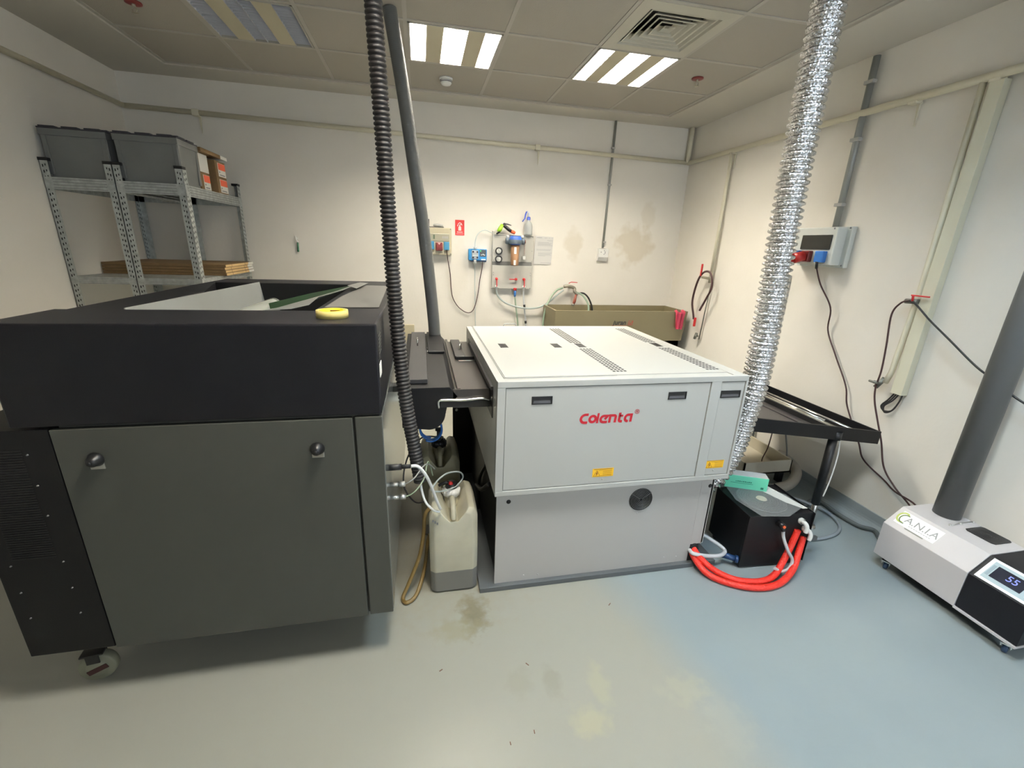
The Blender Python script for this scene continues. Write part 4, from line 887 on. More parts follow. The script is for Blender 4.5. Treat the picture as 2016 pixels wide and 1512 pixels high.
crate(-1.925, -1.560, 3.60, 3.88, 1.963, 2.262, 'grey lidded crate on the inner shelving, beside the small cartons')
ORL = mat('orange_red_label', (0.85, 0.13, 0.05), .5)
def carton(x1, y0, y1, z0, z1, kind, label, grp):
    x0 = x1 - .34
    t = thing('carton', label, 'box', ((x0+x1)/2, (y0+y1)/2, z0), grp)
    mb = MB(); mb.box(x0, x1, y0, y1, z0, z1, .002); mb.obj('box_body', CARD, t)
    D = y1-y0; H = z1-z0
    if kind == 'white':
        mb = MB(); mb.box(x1, x1+.001, y0+.012, y1-.004, z0+.004, z1-.006); mb.obj('white_label', PAPER, t)
    else:
        mb = MB(); mb.box(x1, x1+.001, y0+.045, y1-.006, z0+.008, z1-.012); l_ = mb.obj('white_label', PAPER, t)
        mb = MB(); mb.box(x1+.001, x1+.0016, y0+.052, y1-.008, z0+H*.48, z1-.014); mb.obj('red_field', ORL, l_)
        mb = MB(); mb.box(x1+.001, x1+.0016, y0+.06, y0+.075, z0+H*.30, z0+H*.38); mb.box(x1+.001, x1+.0016, y0+.065, y1-.03, z0+H*.14, z0+H*.20); mb.obj('print_lines', INK, l_)
g_ = 'small cartons on the top shelf'
carton(-1.578, 3.91, 4.07, 1.963, 2.085, 'red', 'small red-labelled carton at the bottom, next to the crate', g_)
carton(-1.578, 3.91, 4.07, 2.086, 2.222, 'white', 'small carton with a plain white label, next to the crate', g_)
carton(-1.548, 4.12, 4.31, 1.963, 2.080, 'red', 'small red-labelled carton at the bottom, farther from the crate', g_)
carton(-1.548, 4.12, 4.31, 2.081, 2.200, 'red', 'small red-labelled carton, upper of the pair farther from the crate', g_)
t = thing('flat_carton', 'flat cardboard box lying across the top of the small cartons', 'box', (-1.7, 4.1, 2.222))
mb = MB(); mb.box(-1.90, -1.545, 3.90, 4.24, 2.223, 2.250, .002); mb.obj('box_body', CARD, t)
mb = MB(); mb.box(-1.90, -1.543, 4.24, 4.36, 2.2235, 2.2495, .002); mb.obj('white_end', PAPER, t)
for k in range(4):
    z_ = 1.339 + .0215*k
    lab = ['undermost of the four flat brown cartons on the middle shelf', 'second from the bottom of the four flat brown cartons', 'third from the bottom of the four flat brown cartons', 'topmost of the four flat brown cartons on the middle shelf'][k]
    dx = .004*((k*7) % 3)
    t = thing('flat_carton', lab, 'box', (-1.93, 4.2, z_), 'flat cartons stacked on the middle shelf')
    mb = MB(); mb.box(-2.34, -1.502-dx, 3.90, 4.50, z_, z_+.0195, .001); mb.obj('box_body', CARD, t)
    mb = MB(); mb.box(-1.502-dx, -1.501-dx, 3.903, 4.42, z_+.001, z_+.0185); e_ = mb.obj('lit_end', CARDL, t)
    mb = MB(); mb.box(-1.501-dx, -1.500-dx, 4.38, 4.495, z_+.001, z_+.0195); mb.obj('end_label', PAPER, t)
    mb = MB()
    for y_ in (4.02, 4.30): mb.box(-1.5012-dx, -1.5003-dx, y_, y_+.004, z_+.001, z_+.0195)
    mb.obj('strap_line', mat('strap_brown', (.2, .1, .05), .6), e_)

# ================================================================ PIPES ON THE WALLS
def pipe(name, pts, r, m, label, brackets=(), cat='pipe', grp=None, n=14):
    mb = MB(); mb.tube(pts, r, n=n, raw=True)
    p = tag(mb.obj(name, m), label, cat, grp)
    for b_ in brackets: b_(p)
    return p
def tri(px, pz, y, ax):
    def f(p):
        mb = MB()
        if ax == 'Y': mb.prism([(px-.012, pz-.025), (px+.03, pz-.02), (px+.032, pz-.03), (px+.022, pz-.15), (px+.012, pz-.03)], y-.012, y, 'Y')
        else: mb.prism([(px-.03, pz-.02), (px+.012, pz-.02), (px-.005, pz-.035), (px-.018, pz-.14), (px-.02, pz-.03)], y-.012, y, 'X')
        b = mb.obj('bracket', PIPE, p); mb = MB()
        if ax == 'Y': mb.box(px-.02, px+.03, y-.05, y-.002, pz-.026, pz+.024, .004)
        else: mb.box(y-.05, y-.002, px-.025, px+.025, pz-.026, pz+.024, .004)
        mb.obj('clip', PIPE, b)
    return f
g_ = 'cream water pipes along the walls'
pipe('water_pipe', [(XL+.035, YF, 2.60), (XL+.035, 4.57, 2.615)], .018, PIPE, 'cream pipe running along the left wall near the ceiling', grp=g_)
pipe('water_pipe', [(XL+.035, 4.565, 2.615), (2.76, 4.565, 2.540)], .020, PIPE, 'cream pipe running along the back wall near the ceiling', (tri(-1.80, 2.607, 4.59, 'Y'), tri(1.14, 2.565, 4.59, 'Y')), grp=g_)
pipe('water_pipe', [(2.775, 4.56, 2.535), (2.775, YF, 2.515)], .021, PIPE, 'cream pipe running along the right wall near the ceiling', (tri(3.87, 2.53, 2.812, 'X'), tri(2.33, 2.525, 2.812, 'X'), tri(1.95, 2.523, 2.812, 'X')), grp=g_)
pipe('riser_pipe', [(2.765, 4.555, 2.54), (2.770, 4.555, ZC)], .024, PIPE, 'short cream riser pipe in the back right corner', grp='cream vertical pipes')
pipe('riser_pipe', [(2.775, 3.87, 2.52), (2.775, 3.865, 1.44)], .015, PIPE, 'cream drop pipe with a looped black hose, on the right wall', grp='cream vertical pipes')
pipe('riser_pipe', [(2.78, 2.005, 2.52), (2.78, 1.99, 1.5), (2.785, 2.01, 1.0), (2.775, 2.02, .93)], .015, PIPE, 'thin cream drop pipe beside the trunking on the right wall', grp='cream vertical pipes')
t = thing('cable_trunking', 'cream rectangular cable trunking on the right wall, open at the bottom', 'trunking', (2.79, 1.935, .88))
mb = MB(); mb.box(2.765, 2.812, 1.905, 1.968, .885, 2.50, .002); mb.obj('trunking_body', mat('cream_trunking', (0.66, 0.64, 0.50), .5), t)
mb = MB()
for k, (dy, dr) in enumerate(((0, .0), (.015, .02), (.03, .035))):
    mb.tube([(2.785, 1.925+.012*k, .90), (2.78, 1.95+.012*k, .84), (2.775, 1.985+.008*k, .79), (2.775, 1.97+.005*k, .755+.005*k), (2.775, 1.935, .78), (2.78, 1.915, .84), (2.785, 1.91, .90)], .0045, n=8)
mb.obj('cable_loops', RUB, t)
t = thing('pipe_tap', 'small grey tap at the foot of the thin drop pipe', 'tap', (2.77, 2.02, .92))
mb = MB(); mb.cyl((2.775, 2.03, .955), (2.765, 2.06, .89), .014); mb.cyl((2.765, 2.045, .92), (2.74, 2.06, .925), .010); mb.cyl((2.735, 2.035, .925), (2.735, 2.085, .925), .007); mb.obj('tap_body', mat('dull_metal', (.22, .22, .19), .5, metal=.6), t)
t = thing('ball_valve', 'grey ball valve with a red lever on the thin drop pipe', 'valve', (2.77, 1.99, 1.43))
mb = MB(); mb.cyl((2.76, 2.035, 1.425), (2.76, 1.97, 1.43), .014); mb.obj('valve_body', MATS['dull_metal'], t)
mb = MB(); mb.box(2.735, 2.745, 1.905, 2.0, 1.458, 1.466, .002); mb.cyl((2.745, 1.99, 1.43), (2.74, 1.99, 1.465), .006); mb.obj('lever', RED, t)
# valves / hose on first drop pipe
t = thing('hose_tap', 'tap with a red lever and a looped dark hose on the right wall', 'tap', (2.77, 3.88, 1.45))
mb = MB(); mb.cyl((2.775, 3.87, 1.45), (2.775, 3.87, 1.37), .016); mb.cyl((2.775, 3.87, 1.41), (2.72, 3.93, 1.42), .012); mb.obj('tap_body', BRASS, t)
mb = MB(); mb.box(2.70, 2.715, 3.925, 3.94, 1.43, 1.545, .003); mb.obj('lever', RED, t)
mb = MB(); mb.tube([(2.715, 3.87, 1.10), (2.715, 3.80, 1.22), (2.715, 3.745, 1.34), (2.715, 3.79, 1.46), (2.715, 3.88, 1.475), (2.715, 3.955, 1.42), (2.715, 4.0, 1.30), (2.715, 4.01, 1.16), (2.72, 3.965, 1.04), (2.72, 3.95, 1.00)], .010, n=10); mb.obj('loop_hose', BRCAB, t)
mb = MB(); mb.box(2.71, 2.73, 3.915, 3.935, .93, 1.02, .004); mb.obj('hose_valve_lever', RED, t)
mb = MB(); mb.cyl((2.785, 3.86, 1.36), (2.785, 3.90, .80), .006); mb.cyl((2.76, 3.92, .86), (2.76, 3.94, .80), .014); mb.cyl((2.74, 3.92, .83), (2.78, 3.92, .83), .008); mb.obj('lower_pipe', MATS['dull_metal'], t)

def clipbox(p, x, y, z, ax):
    mb = MB()
    if ax == 'Y': mb.box(x-.018, x+.018, y-.02, y+.005, z-.008, z+.008, .002)
    else: mb.box(x-.03, x+.005, y-.03, y+.03, z-.01, z+.01, .002)
    mb.obj('clip', LGREY, p)
p = pipe('conduit', [(1.94, 4.585, ZC-.01), (1.925, 4.585, 1.66)], .012, CONDUIT, 'thin grey conduit dropping to the white socket on the back wall', grp='grey conduits on the walls')
for z_ in (2.62, 2.28, 1.72): clipbox(p, 1.935, 4.59, z_, 'Y')
p = pipe('conduit', [(2.785, 2.645, 2.84), (2.785, 2.64, 1.84)], .020, CONDUIT, 'grey conduit dropping to the switch box on the right wall', grp='grey conduits on the walls')
for z_ in (2.70, 2.38, 1.99): clipbox(p, 2.79, 2.642, z_, 'X')
mb = MB(); mb.cyl((2.795, 2.95, 1.5), (2.795, 2.95, .10), .009); tag(mb.obj('conduit', CONDUIT), 'thin grey conduit seen just right of the foil duct above the table', 'pipe', 'grey conduits on the walls')
t = thing('wall_socket', 'white surface socket at the end of the back wall conduit', 'socket', (1.93, 4.6, 1.6))
mb = MB(); mb.prism([(4.598, 1.655), (4.555, 1.648), (4.555, 1.565), (4.575, 1.525), (4.598, 1.525)], 1.87, 1.985, 'X', .003); mb.obj('socket_box', WPLAS, t)
mb = MB(); mb.box(1.895, 1.905, 4.553, 4.556, 1.612, 1.62); mb.box(1.93, 1.938, 4.553, 4.556, 1.628, 1.636); mb.box(1.93, 1.938, 4.553, 4.556, 1.592, 1.60); mb.box(1.943, 1.948, 4.553, 4.556, 1.60, 1.625); mb.obj('socket_holes', INK, t)

# ================================================================ BACK WALL ITEMS
def P_(x, y, z): return (x, y, z)
# cream distribution box with three sockets
t = thing('distribution_box', 'cream breaker box with blue and red sockets on the back wall', 'electrical box', (.185, 4.6, 1.66))
mb = MB(); mb.box(.062, .308, 4.53, 4.598, 1.535, 1.79, .006); mb.obj('enclosure', CREAM, t)
mb = MB(); mb.box(.085, .287, 4.522, 4.531, 1.665, 1.735, .003); wn = mb.obj('breaker_window', mat('window_beige', (.40, .38, .28), .2), t)
mb = MB(); mb.box(.13, .145, 4.518, 4.523, 1.683, 1.722); mb.obj('breaker', mat('breaker_green', (.10, .14, .08), .4), wn)
mb = MB()
for k in range(4): mb.box(.218+.015*k, .229+.015*k, 4.518, 4.523, 1.69, 1.712)
mb.obj('breaker_row', LGREY, wn)
for x_, m_, w_, zb_ in ((.112, LBLUE, .026, 1.585), (.186, DRED, .033, 1.575), (.258, LBLUE, .026, 1.583)):
    mb = MB(); mb.box(x_-w_, x_+w_, 4.500, 4.531, zb_, zb_+.078, .005); s_ = mb.obj('socket', m_, t)
    if m_ is DRED:
        mb = MB(); mb.prism([(x_-.014, 1.648), (x_+.014, 1.648), (x_, 1.628)], 4.498, 4.5005, 'Y'); mb.obj('arrow_mark', PINK if False else mat('pale_pink', (.7, .45, .42), .5), s_)
mb = MB()
for x_, z_ in ((.072, 1.78), (.298, 1.78), (.072, 1.546), (.298, 1.546)): mb.lathe([(0, -.003), (.005, -.002), (.006, 0)], (x_, 4.53, z_), 'Y', 10)
mb.obj('screws', INK, t)
t = thing('allen_key', 'black L-shaped key and crumpled foil resting on the breaker box', 'tool', (.13, 4.56, 1.79))
mb = MB(); mb.tube([(.092, 4.56, 1.865), (.092, 4.56, 1.800), (.100, 4.56, 1.793), (.235, 4.56, 1.794)], .0045, n=8, raw=True); mb.obj('key', BLACK, t)
mb = MB(); mb.lathe([(0, -.05), (.012, -.04), (.016, -.01), (.013, .02), (.009, .045), (0, .05)], (.18, 4.565, 1.812), 'X', 9)
mb.obj('foil_scrap', mat('dull_foil', (.5, .5, .48), .4, metal=.6), t)
# fire sign
t = thing('fire_extinguisher_sign', 'small red sign with a white extinguisher pictogram on the back wall', 'sign', (.395, 4.6, 1.8))
mb = MB(); mb.box(.349, .440, 4.596, 4.599, 1.728, 1.872); mb.obj('sign_plate', REDS, t)
FS = FRONT(.395, 4.5955, 1.80)
mb = MB(); q = lambda u, v, d: FS @ Vector((u, v, d))
mb.prism([(-.014, -.028), (.014, -.028), (.014, .004), (.006, .012), (.006, .020), (-.006, .020), (-.006, .012), (-.014, .004)], 0, .0006, 'Z', 0, FS)
ribbon(mb, [(-.020, .012), (-.015, .035), (-.002, .046), (.014, .040), (.022, .022)], .006, q, .0006)
ribbon(mb, [(-.006, .024), (.014, .032)], .006, q, .0006); ribbon(mb, [(-.024, .014), (-.018, .024)], .008, q, .0006)
for k in range(6): mb.box(-.028+.0095*k, -.021+.0095*k, -.046, -.038, 0, .0006, 0, FS)
for k in range(10): mb.box(-.034+.007*k, -.029+.007*k, -.060, -.056, 0, .0006, 0, FS)
mb.obj('sign_print', PAPER, t)
# dosing pump
t = thing('dosing_pump', 'small blue dosing pump with clear head on the back wall', 'pump', (.57, 4.6, 1.55))
mb = MB(); mb.box(.478, .662, 4.53, 4.598, 1.492, 1.604, .008); mb.obj('pump_body', PBLUE, t)
mb = MB(); mb.box(.50, .66, 4.54, 4.6, 1.478, 1.493, .003); mb.obj('mounting_foot', mat('dark_navy', (.02, .05, .12), .4), t)
mb = MB(); mb.box(.590, .652, 4.526, 4.531, 1.532, 1.597, .002); dp = mb.obj('control_face', mat('face_dark', (.05, .06, .06), .3), t)
mb = MB(); mb.box(.602, .612, 4.523, 4.527, 1.545, 1.552); mb.box(.618, .628, 4.523, 4.527, 1.548, 1.558); mb.box(.632, .642, 4.523, 4.527, 1.543, 1.551); mb.obj('face_buttons', WPLAS, dp)
mb = MB(); mb.lathe([(0, -.006), (.005, -.005), (.006, 0)], (.598, 4.526, 1.585), 'Y', 10); mb.obj('green_lamp', mat('green_led', (.02, .5, .1), .4, emit=(.1, 1, .25), es=.5), dp)
mb = MB(); mb.box(.605, .65, 4.525, 4.5295, 1.497, 1.508); mb.obj('maker_label', PAPER, t)
mb = MB(); mb.box(.508, .572, 4.498, 4.53, 1.508, 1.590, .005); mb.cyl((.54, 4.505, 1.60), (.54, 4.505, 1.625), .013); mb.cyl((.54, 4.505, 1.50), (.54, 4.505, 1.462), .014); mb.box(.512, .568, 4.490, 4.498, 1.532, 1.536); mb.box(.512, .568, 4.490, 4.498, 1.56, 1.564); ph = mb.obj('pump_head', mat('milky_head', (.62, .66, .66), .3, trans=.2), t)
mb = MB()
for x_ in (.520, .562):
    for z_ in (1.522, 1.576): mb.lathe([(0, -.006), (.009, -.005), (.009, 0)], (x_, 4.498, z_), 'Y', 12)
mb.obj('head_bolts', mat('bolt_navy', (.01, .02, .06), .4), ph)
tube_thing('clear_tube', HOSEC, [(.54, 4.505, 1.62), (.54, 4.50, 1.68), (.57, 4.52, 1.75), (.64, 4.55, 1.785), (.72, 4.56, 1.76)], .0042, 'thin clear tube arching from the blue pump to the filter board')
tube_thing('clear_tube', HOSEC, [(.54, 4.505, 1.465), (.545, 4.56, 1.40), (.55, 4.575, 1.15), (.565, 4.58, .60)], .0042, 'thin clear tube hanging straight down from the blue pump')
tube_thing('cable', BRCAB, [(.258, 4.49, 1.585), (.262, 4.50, 1.55), (.275, 4.54, 1.46), (.295, 4.57, 1.35), (.305, 4.575, 1.20), (.325, 4.575, 1.10), (.385, 4.575, 1.01), (.474, 4.575, .957), (.535, 4.575, .99), (.575, 4.575, 1.12), (.60, 4.575, 1.30), (.620, 4.56, 1.42), (.620, 4.54, 1.49)], .0042, 'dark red power cable hanging in a loop between box and pump', 'cable')

# filter board
t = thing('filter_board', 'grey wall board carrying gauges, valves and a water filter', 'filter board', (.93, 4.6, 1.48))
FBG = mat('board_grey', (.47, .46, .41), .45)
mb = MB(); mb.box(.722, 1.148, 4.55, 4.598, 1.488, 1.752, .004); mb.box(.722, 1.145, 4.55, 4.598, 1.215, 1.452, .004); mb.box(.724, 1.14, 4.575, 4.598, 1.44, 1.50)
mb.box(.722, .745, 4.575, 4.598, 1.74, 1.785, .006)
mb.obj('board', FBG, t)
mb = MB(); mb.box(.728, 1.142, 4.548, 4.5505, 1.742, 1.7455); mb.obj('board_lip', mat('gap_grey', (.16, .16, .15), .6), t); mb = MB(); mb.box(.724, 1.14, 4.549, 4.576, 1.452, 1.487); mb.obj('board_shadow_gap', mat('gap_grey', (.16, .16, .15), .6), t)
for z_ in (1.592, 1.513):
    mb = MB(); mb.lathe([(.034, 0), (.036, -.004), (.036, -.020), (.027, -.022), (.026, -.016)], (.786, 4.55, z_), 'Y', 28); gg = mb.obj('gauge', BLACK, t)
    mb = MB(); mb.lathe([(0, -.015), (.030, -.015), (.030, -.014)], (.786, 4.55, z_), 'Y', 28); mb.obj('gauge_dial', PAPER, gg)
    mb = MB(); FG_ = FRONT(.786, 4.534, z_)
    if z_ > 1.55: ribbon(mb, [(-.006, .012), (.006, -.010)], .003, lambda u, v, d: FG_ @ Vector((u, v, d)), .0005)
    else: ribbon(mb, [(-.018, .001), (.008, -.001)], .003, lambda u, v, d: FG_ @ Vector((u, v, d)), .0005)
    mb.obj('gauge_needle', BLACK, gg)
# water filter housing
mb = MB(); mb.lathe([(0, 1.742), (.05, 1.742), (.056, 1.735), (.062, 1.72), (.066, 1.70), (.066, 1.672), (.055, 1.664), (.045, 1.655)], (.940, 4.47, 0), n=28); hh = mb.obj('filter_head', mat('filter_blue', (.04, .13, .50), .35), t)
mb = MB()
for s_ in (-1, 1): mb.lathe([(0, -.016), (.026, -.016), (.03, -.008), (.03, .008), (.026, .016), (0, .016)], (.940+s_*.082, 4.485, 1.69), 'X', 16)
mb.lathe([(.067, 1.665), (.069, 1.672), (.069, 1.70), (.067, 1.705)], (.940, 4.47, 0), n=28); mb.obj('filter_collar', mat('slate_plastic', (.10, .13, .16), .4), hh)
mb = MB()
for s_ in (-1, 1): mb.lathe([(0, -.012), (.014, -.012), (.014, .012), (0, .012)], (.940+s_*.075, 4.50, 1.735), 'X', 12)
mb.obj('white_unions', WPLAS, hh)
mb = MB(); mb.lathe([(0, 1.452), (.036, 1.455), (.040, 1.47), (.044, 1.655), (0, 1.66)], (.940, 4.47, 0), n=28); cr = mb.obj('filter_cartridge', mat('brown_filter', (.30, .16, .08), .5, coat=.3), t)
mb = MB(); mb.box(.922, .945, 4.4245, 4.428, 1.57, 1.635); mb.box(.922, .942, 4.4265, 4.432, 1.462, 1.51); mb.obj('filter_label', PAPER, cr)
mb = MB(); mb.cyl((.945, 4.575, 1.45), (.945, 4.575, 1.37), .006); mb.box(.93, .955, 4.44, 4.56, 1.70, 1.72); mb.obj('filter_bracket', mat('bracket_grey', (.4, .4, .38), .4), t)
# flow meter
mb = MB(); mb.cyl((1.045, 4.53, 1.525), (1.050, 4.53, 1.695), .008); fm = mb.obj('flow_meter', CLEAR, t)
mb = MB(); mb.box(1.030, 1.062, 4.515, 4.55, 1.515, 1.548, .004); mb.obj('flow_base', WPLAS, fm)
mb = MB(); mb.cyl((1.052, 4.53, 1.675), (1.052, 4.53, 1.705), .010); mb.box(1.0495, 1.053, 4.528, 4.532, 1.56, 1.68); mb.obj('flow_cap', mat('rust_plastic', (.25, .10, .07), .5), fm)
for k, (x_, kind) in enumerate(((.770, 'v'), (.975, 'h'), (1.062, 'v'))):
    mb = MB(); mb.lathe([(0, -.03), (.012, -.03), (.014, 0)], (x_, 4.55, 1.315), 'Y', 14)
    if kind == 'v': mb.box(x_-.005, x_+.005, 4.515, 4.523, 1.235, 1.32, .002)
    else: mb.box(x_-.075, x_, 4.515, 4.523, 1.31, 1.32, .002)
    vv = mb.obj('valve_lever', RED, t)
    if kind == 'v':
        mb = MB(); mb.cyl((x_-.018, 4.535, 1.235), (x_+.018, 4.535, 1.235), .009); mb.cyl((x_, 4.55, 1.25), (x_, 4.55, 1.20), .010); mb.obj('valve_union', WPLAS, vv)
mb = MB()
for x_, z_ in ((.735, 1.735), (1.137, 1.735), (.735, 1.50), (1.137, 1.50), (.735, 1.60), (1.137, 1.60), (.738, 1.38), (.738, 1.355), (1.13, 1.38), (1.13, 1.355), (.735, 1.225), (1.13, 1.225)): mb.lathe([(0, -.003), (.003, -.003), (.004, 0)], (x_, 4.55, z_), 'Y', 8)
mb.obj('screws', INK, t)
mb = MB(); mb.cyl((.970, 4.54, 1.225), (.970, 4.54, 1.20), .017); co = mb.obj('outlet_coupling', RED, t)
mb = MB(); mb.cyl((.970, 4.54, 1.20), (.970, 4.54, 1.135), .014, .011); mb.obj('hose_connector', BLUE, co)
g_ = 'hoses below the filter board'
tube_thing('board_hose', HOSEC, [(.770, 4.55, 1.21), (.785, 4.55, 1.15), (.84, 4.55, 1.09), (.93, 4.55, 1.045), (1.08, 4.54, 1.015), (1.22, 4.54, 1.02), (1.33, 4.54, 1.07), (1.42, 4.53, 1.15), (1.50, 4.53, 1.215)], .0095, 'pale hose sweeping from the filter board to the wall tap', 'hose', 10, g_)
tube_thing('board_hose', HOSEG, [(.970, 4.54, 1.14), (.985, 4.55, 1.05), (1.01, 4.56, .90), (1.035, 4.57, .70)], .0085, 'green hose hanging below the blue connector', 'hose', 10, g_)
tube_thing('board_hose', HOSEW, [(1.062, 4.55, 1.21), (1.072, 4.56, 1.10), (1.085, 4.56, 1.0), (1.11, 4.57, .85), (1.12, 4.57, .70)], .0085, 'grey tube with dark joints hanging at the right of the board', 'hose', 10, g_)
mb = MB(); mb.cyl((1.080, 4.56, 1.05), (1.085, 4.56, 1.02), .012); mb.cyl((1.105, 4.568, .875), (1.108, 4.568, .845), .012)
tag(mb.obj('tube_joint', BLACK), 'dark joints on the grey tube below the filter board', 'tube joint')
# spray gun on the board top
t = thing('spray_gun', 'green and black garden spray gun with an orange tip on the board', 'spray gun', (.85, 4.53, 1.755))
mb = MB(); mb.tube([(.775, 4.53, 1.775), (.79, 4.53, 1.80), (.815, 4.53, 1.845)], [.018, .022, .016], n=14, raw=True); mb.obj('nozzle', GREEN, t)
mb = MB(); mb.lathe([(0, -.016), (.022, -.012), (.024, 0)], (0, 0, 0), 'Z', 16, Matrix.Translation((.771, 4.53, 1.772)) @ Matrix.Rotation(-.55, 4, 'Y')); mb.tube([(.815, 4.53, 1.845), (.84, 4.53, 1.83), (.88, 4.53, 1.80), (.905, 4.53, 1.785)], [.012, .016, .018, .016], n=12, raw=True); mb.obj('grip_body', BLACK, t)
mb = MB(); mb.tube([(.825, 4.53, 1.855), (.87, 4.53, 1.85), (.905, 4.53, 1.84)], [.008, .007, .004], n=8, raw=True); mb.obj('trigger', mat('trigger_grey', (.08, .08, .085), .4), t)
mb = MB(); mb.tube([(.905, 4.53, 1.785), (.925, 4.53, 1.778), (.945, 4.53, 1.768)], [.017, .018, .014], n=12, raw=True); mb.obj('hose_coupling', ORANGE, t)
# spray bottle
t = thing('spray_bottle', 'clear spray bottle with a blue trigger standing on the filter board', 'bottle', (1.07, 4.55, 1.755))
mb = MB(); mb.lathe([(0, 1.756), (.040, 1.757), (.043, 1.765), (.043, 1.84), (.034, 1.87), (.016, 1.89), (.014, 1.91)], (1.085, 4.55, 0), n=24); mb.obj('bottle_body', mat('frosted_bottle', (.80, .82, .80), .3, trans=.55), t)
mb = MB(); mb.lathe([(.018, 1.90), (.018, 1.925), (.012, 1.93), (0, 1.93)], (1.085, 4.55, 0), n=16); mb.tube([(1.075, 4.55, 1.975), (1.055, 4.53, 1.972), (1.045, 4.52, 1.95), (1.035, 4.51, 1.91), (1.01, 4.50, 1.88)], [.006, .008, .008, .006, .005], n=8, raw=True); mb.obj('trigger', mat('trigger_blue', (.05, .10, .55), .4), t)
mb = MB(); mb.tube([(1.085, 4.55, 1.925), (1.085, 4.55, 1.965), (1.06, 4.53, 1.978)], .010, n=10, raw=True); mb.obj('spray_head', mat('frosted_head', (.7, .74, .80), .3), t)
# notice sheets
t = thing('notice', 'white printed notice taped to the wall right of the filter board', 'paper', (1.28, 4.6, 1.6))
mb = MB(); mb.plate([(1.165, 4.592, 1.472), (1.360, 4.592, 1.468), (1.372, 4.594, 1.748), (1.178, 4.594, 1.755)], .0008); mb.obj('sheet', mat('notice_paper', (.63, .62, .59), .6), t)
mb = MB()
for k, (a, b, z_) in enumerate(((.02, .075, 1.735), (.10, .13, 1.735), (.15, .16, 1.735), (.18, .19, 1.735), (.13, .19, 1.71), (.03, .15, 1.69), (.03, .18, 1.68), (.03, .17, 1.67), (.03, .19, 1.66), (.02, .18, 1.62), (.02, .17, 1.61), (.04, .19, 1.585), (.04, .17, 1.575), (.04, .18, 1.565), (.04, .12, 1.555), (.07, .185, 1.485))):
    mb.box(1.173+a-.0*k, 1.173+b, 4.5905, 4.5915, z_, z_+(.006 if k == 0 else .0032))
mb.obj('print_lines', mat('faint_print', (.42, .42, .43), .6), t)
# green handled tool on back wall, cream wall box
t = thing('wall_hook_tool', 'small green-handled tool hanging from a hook on the back wall', 'tool', (-1.13, 4.59, 1.6))
mb = MB(); mb.tube([(-1.135, 4.58, 1.66), (-1.13, 4.58, 1.625), (-1.118, 4.585, 1.605)], .005, n=8); mb.lathe([(0, -.012), (.010, -.010), (.010, 0)], (-1.128, 4.598, 1.64), 'Y', 10); mb.obj('hook', WPLAS, t)
mb = MB(); mb.cyl((-1.122, 4.585, 1.605), (-1.125, 4.585, 1.52), .009); mb.obj('tool_handle', mat('tool_green', (.04, .14, .07), .5), t)
mb = MB(); mb.box(-.19, -.08, 4.565, 4.598, .66, .83, .004); tag(mb.obj('wall_box', CREAM), 'plain cream box low on the back wall behind the black bridge', 'wall box')

# ================================================================ SINK TROUGH
t = thing('sink_trough', 'large beige plastic trough sink with a small logo by the back wall', 'sink', (2.05, 4.33, 0))
xa, xb, ya, yb, zr, zb_ = 1.29, 2.745, 4.10, 4.56, 1.055, .74
def shell(mb, xa, xb, ya, yb, zt_, zb_, tp, th):
    o_t = [(xa, ya), (xb, ya), (xb, yb), (xa, yb)]; o_b = [(xa+tp, ya+tp), (xb-tp, ya+tp), (xb-tp, yb), (xa+tp, yb)]
    i_t = [(xa+th, ya+th), (xb-th, ya+th), (xb-th, yb-th), (xa+th, yb-th)]; i_b = [(xa+tp+th, ya+tp+th), (xb-tp-th, ya+tp+th), (xb-tp-th, yb-th), (xa+tp+th, yb-th)]
    V = [(x, y, zt_) for x, y in o_t] + [(x, y, zb_) for x, y in o_b] + [(x, y, zt_) for x, y in i_t] + [(x, y, zb_+.02) for x, y in i_b]
    F = []
    for k in range(4):
        k2 = (k+1) % 4; F += [(k, k2, 4+k2, 4+k), (8+k2, 8+k, 12+k, 12+k2), (k2, k, 8+k, 8+k2)]
    F += [(4,5,6,7), (15,14,13,12)]; mb._add(V, F)
mb = MB(); shell(mb, xa, xb, ya, yb, zr, zb_, .02, .018); basin = mb.obj('basin', SINK, t)
mb = MB(); mb.box(xa+.06, xa+.36, ya+.06, yb, 0, zb_); mb.box(xb-.36+.0, xb-.03, ya+.05, yb, 0, zb_); mb.box(xa+.06, xb-.03, ya+.05, ya+.09, .60, zb_); mb.box(xa+.1, xb-.1, yb-.05, yb-.03, .1, zb_); mb.obj('stand', SINK, t)
LG = FRONT(1.955, ya-.001, .938)
FJ = Matrix.Translation((0, .0065, 0))
slope = lambda z: ya + (zr-z)*(.02/(zr-zb_))
Mt = frame((1.985, slope(.935)-.0008, .935), (1, 0, 0), (0, .0, 1))
text_mesh('Juran', .068, Mt, 'logo_lettering', mat('logo_black', (.03, .028, .03), .5), basin, bold=.0016, shear=.25)
mb = MB(); ql = lambda u, v, d: Mt @ Vector((u, v, d))
ribbon(mb, [(.098, -.022), (.106, .022), (.150, .022), (.142, -.022), (.098, -.022)], .005, ql, .0006)
ribbon(mb, [(.110, .0), (.120, -.012), (.142, .012)], .006, ql, .0006); ribbon(mb, [(-.09, -.030), (.09, -.030)], .002, ql, .0006)
mb.obj('logo_emblem', mat('emblem_red', (.50, .05, .03), .5), basin)
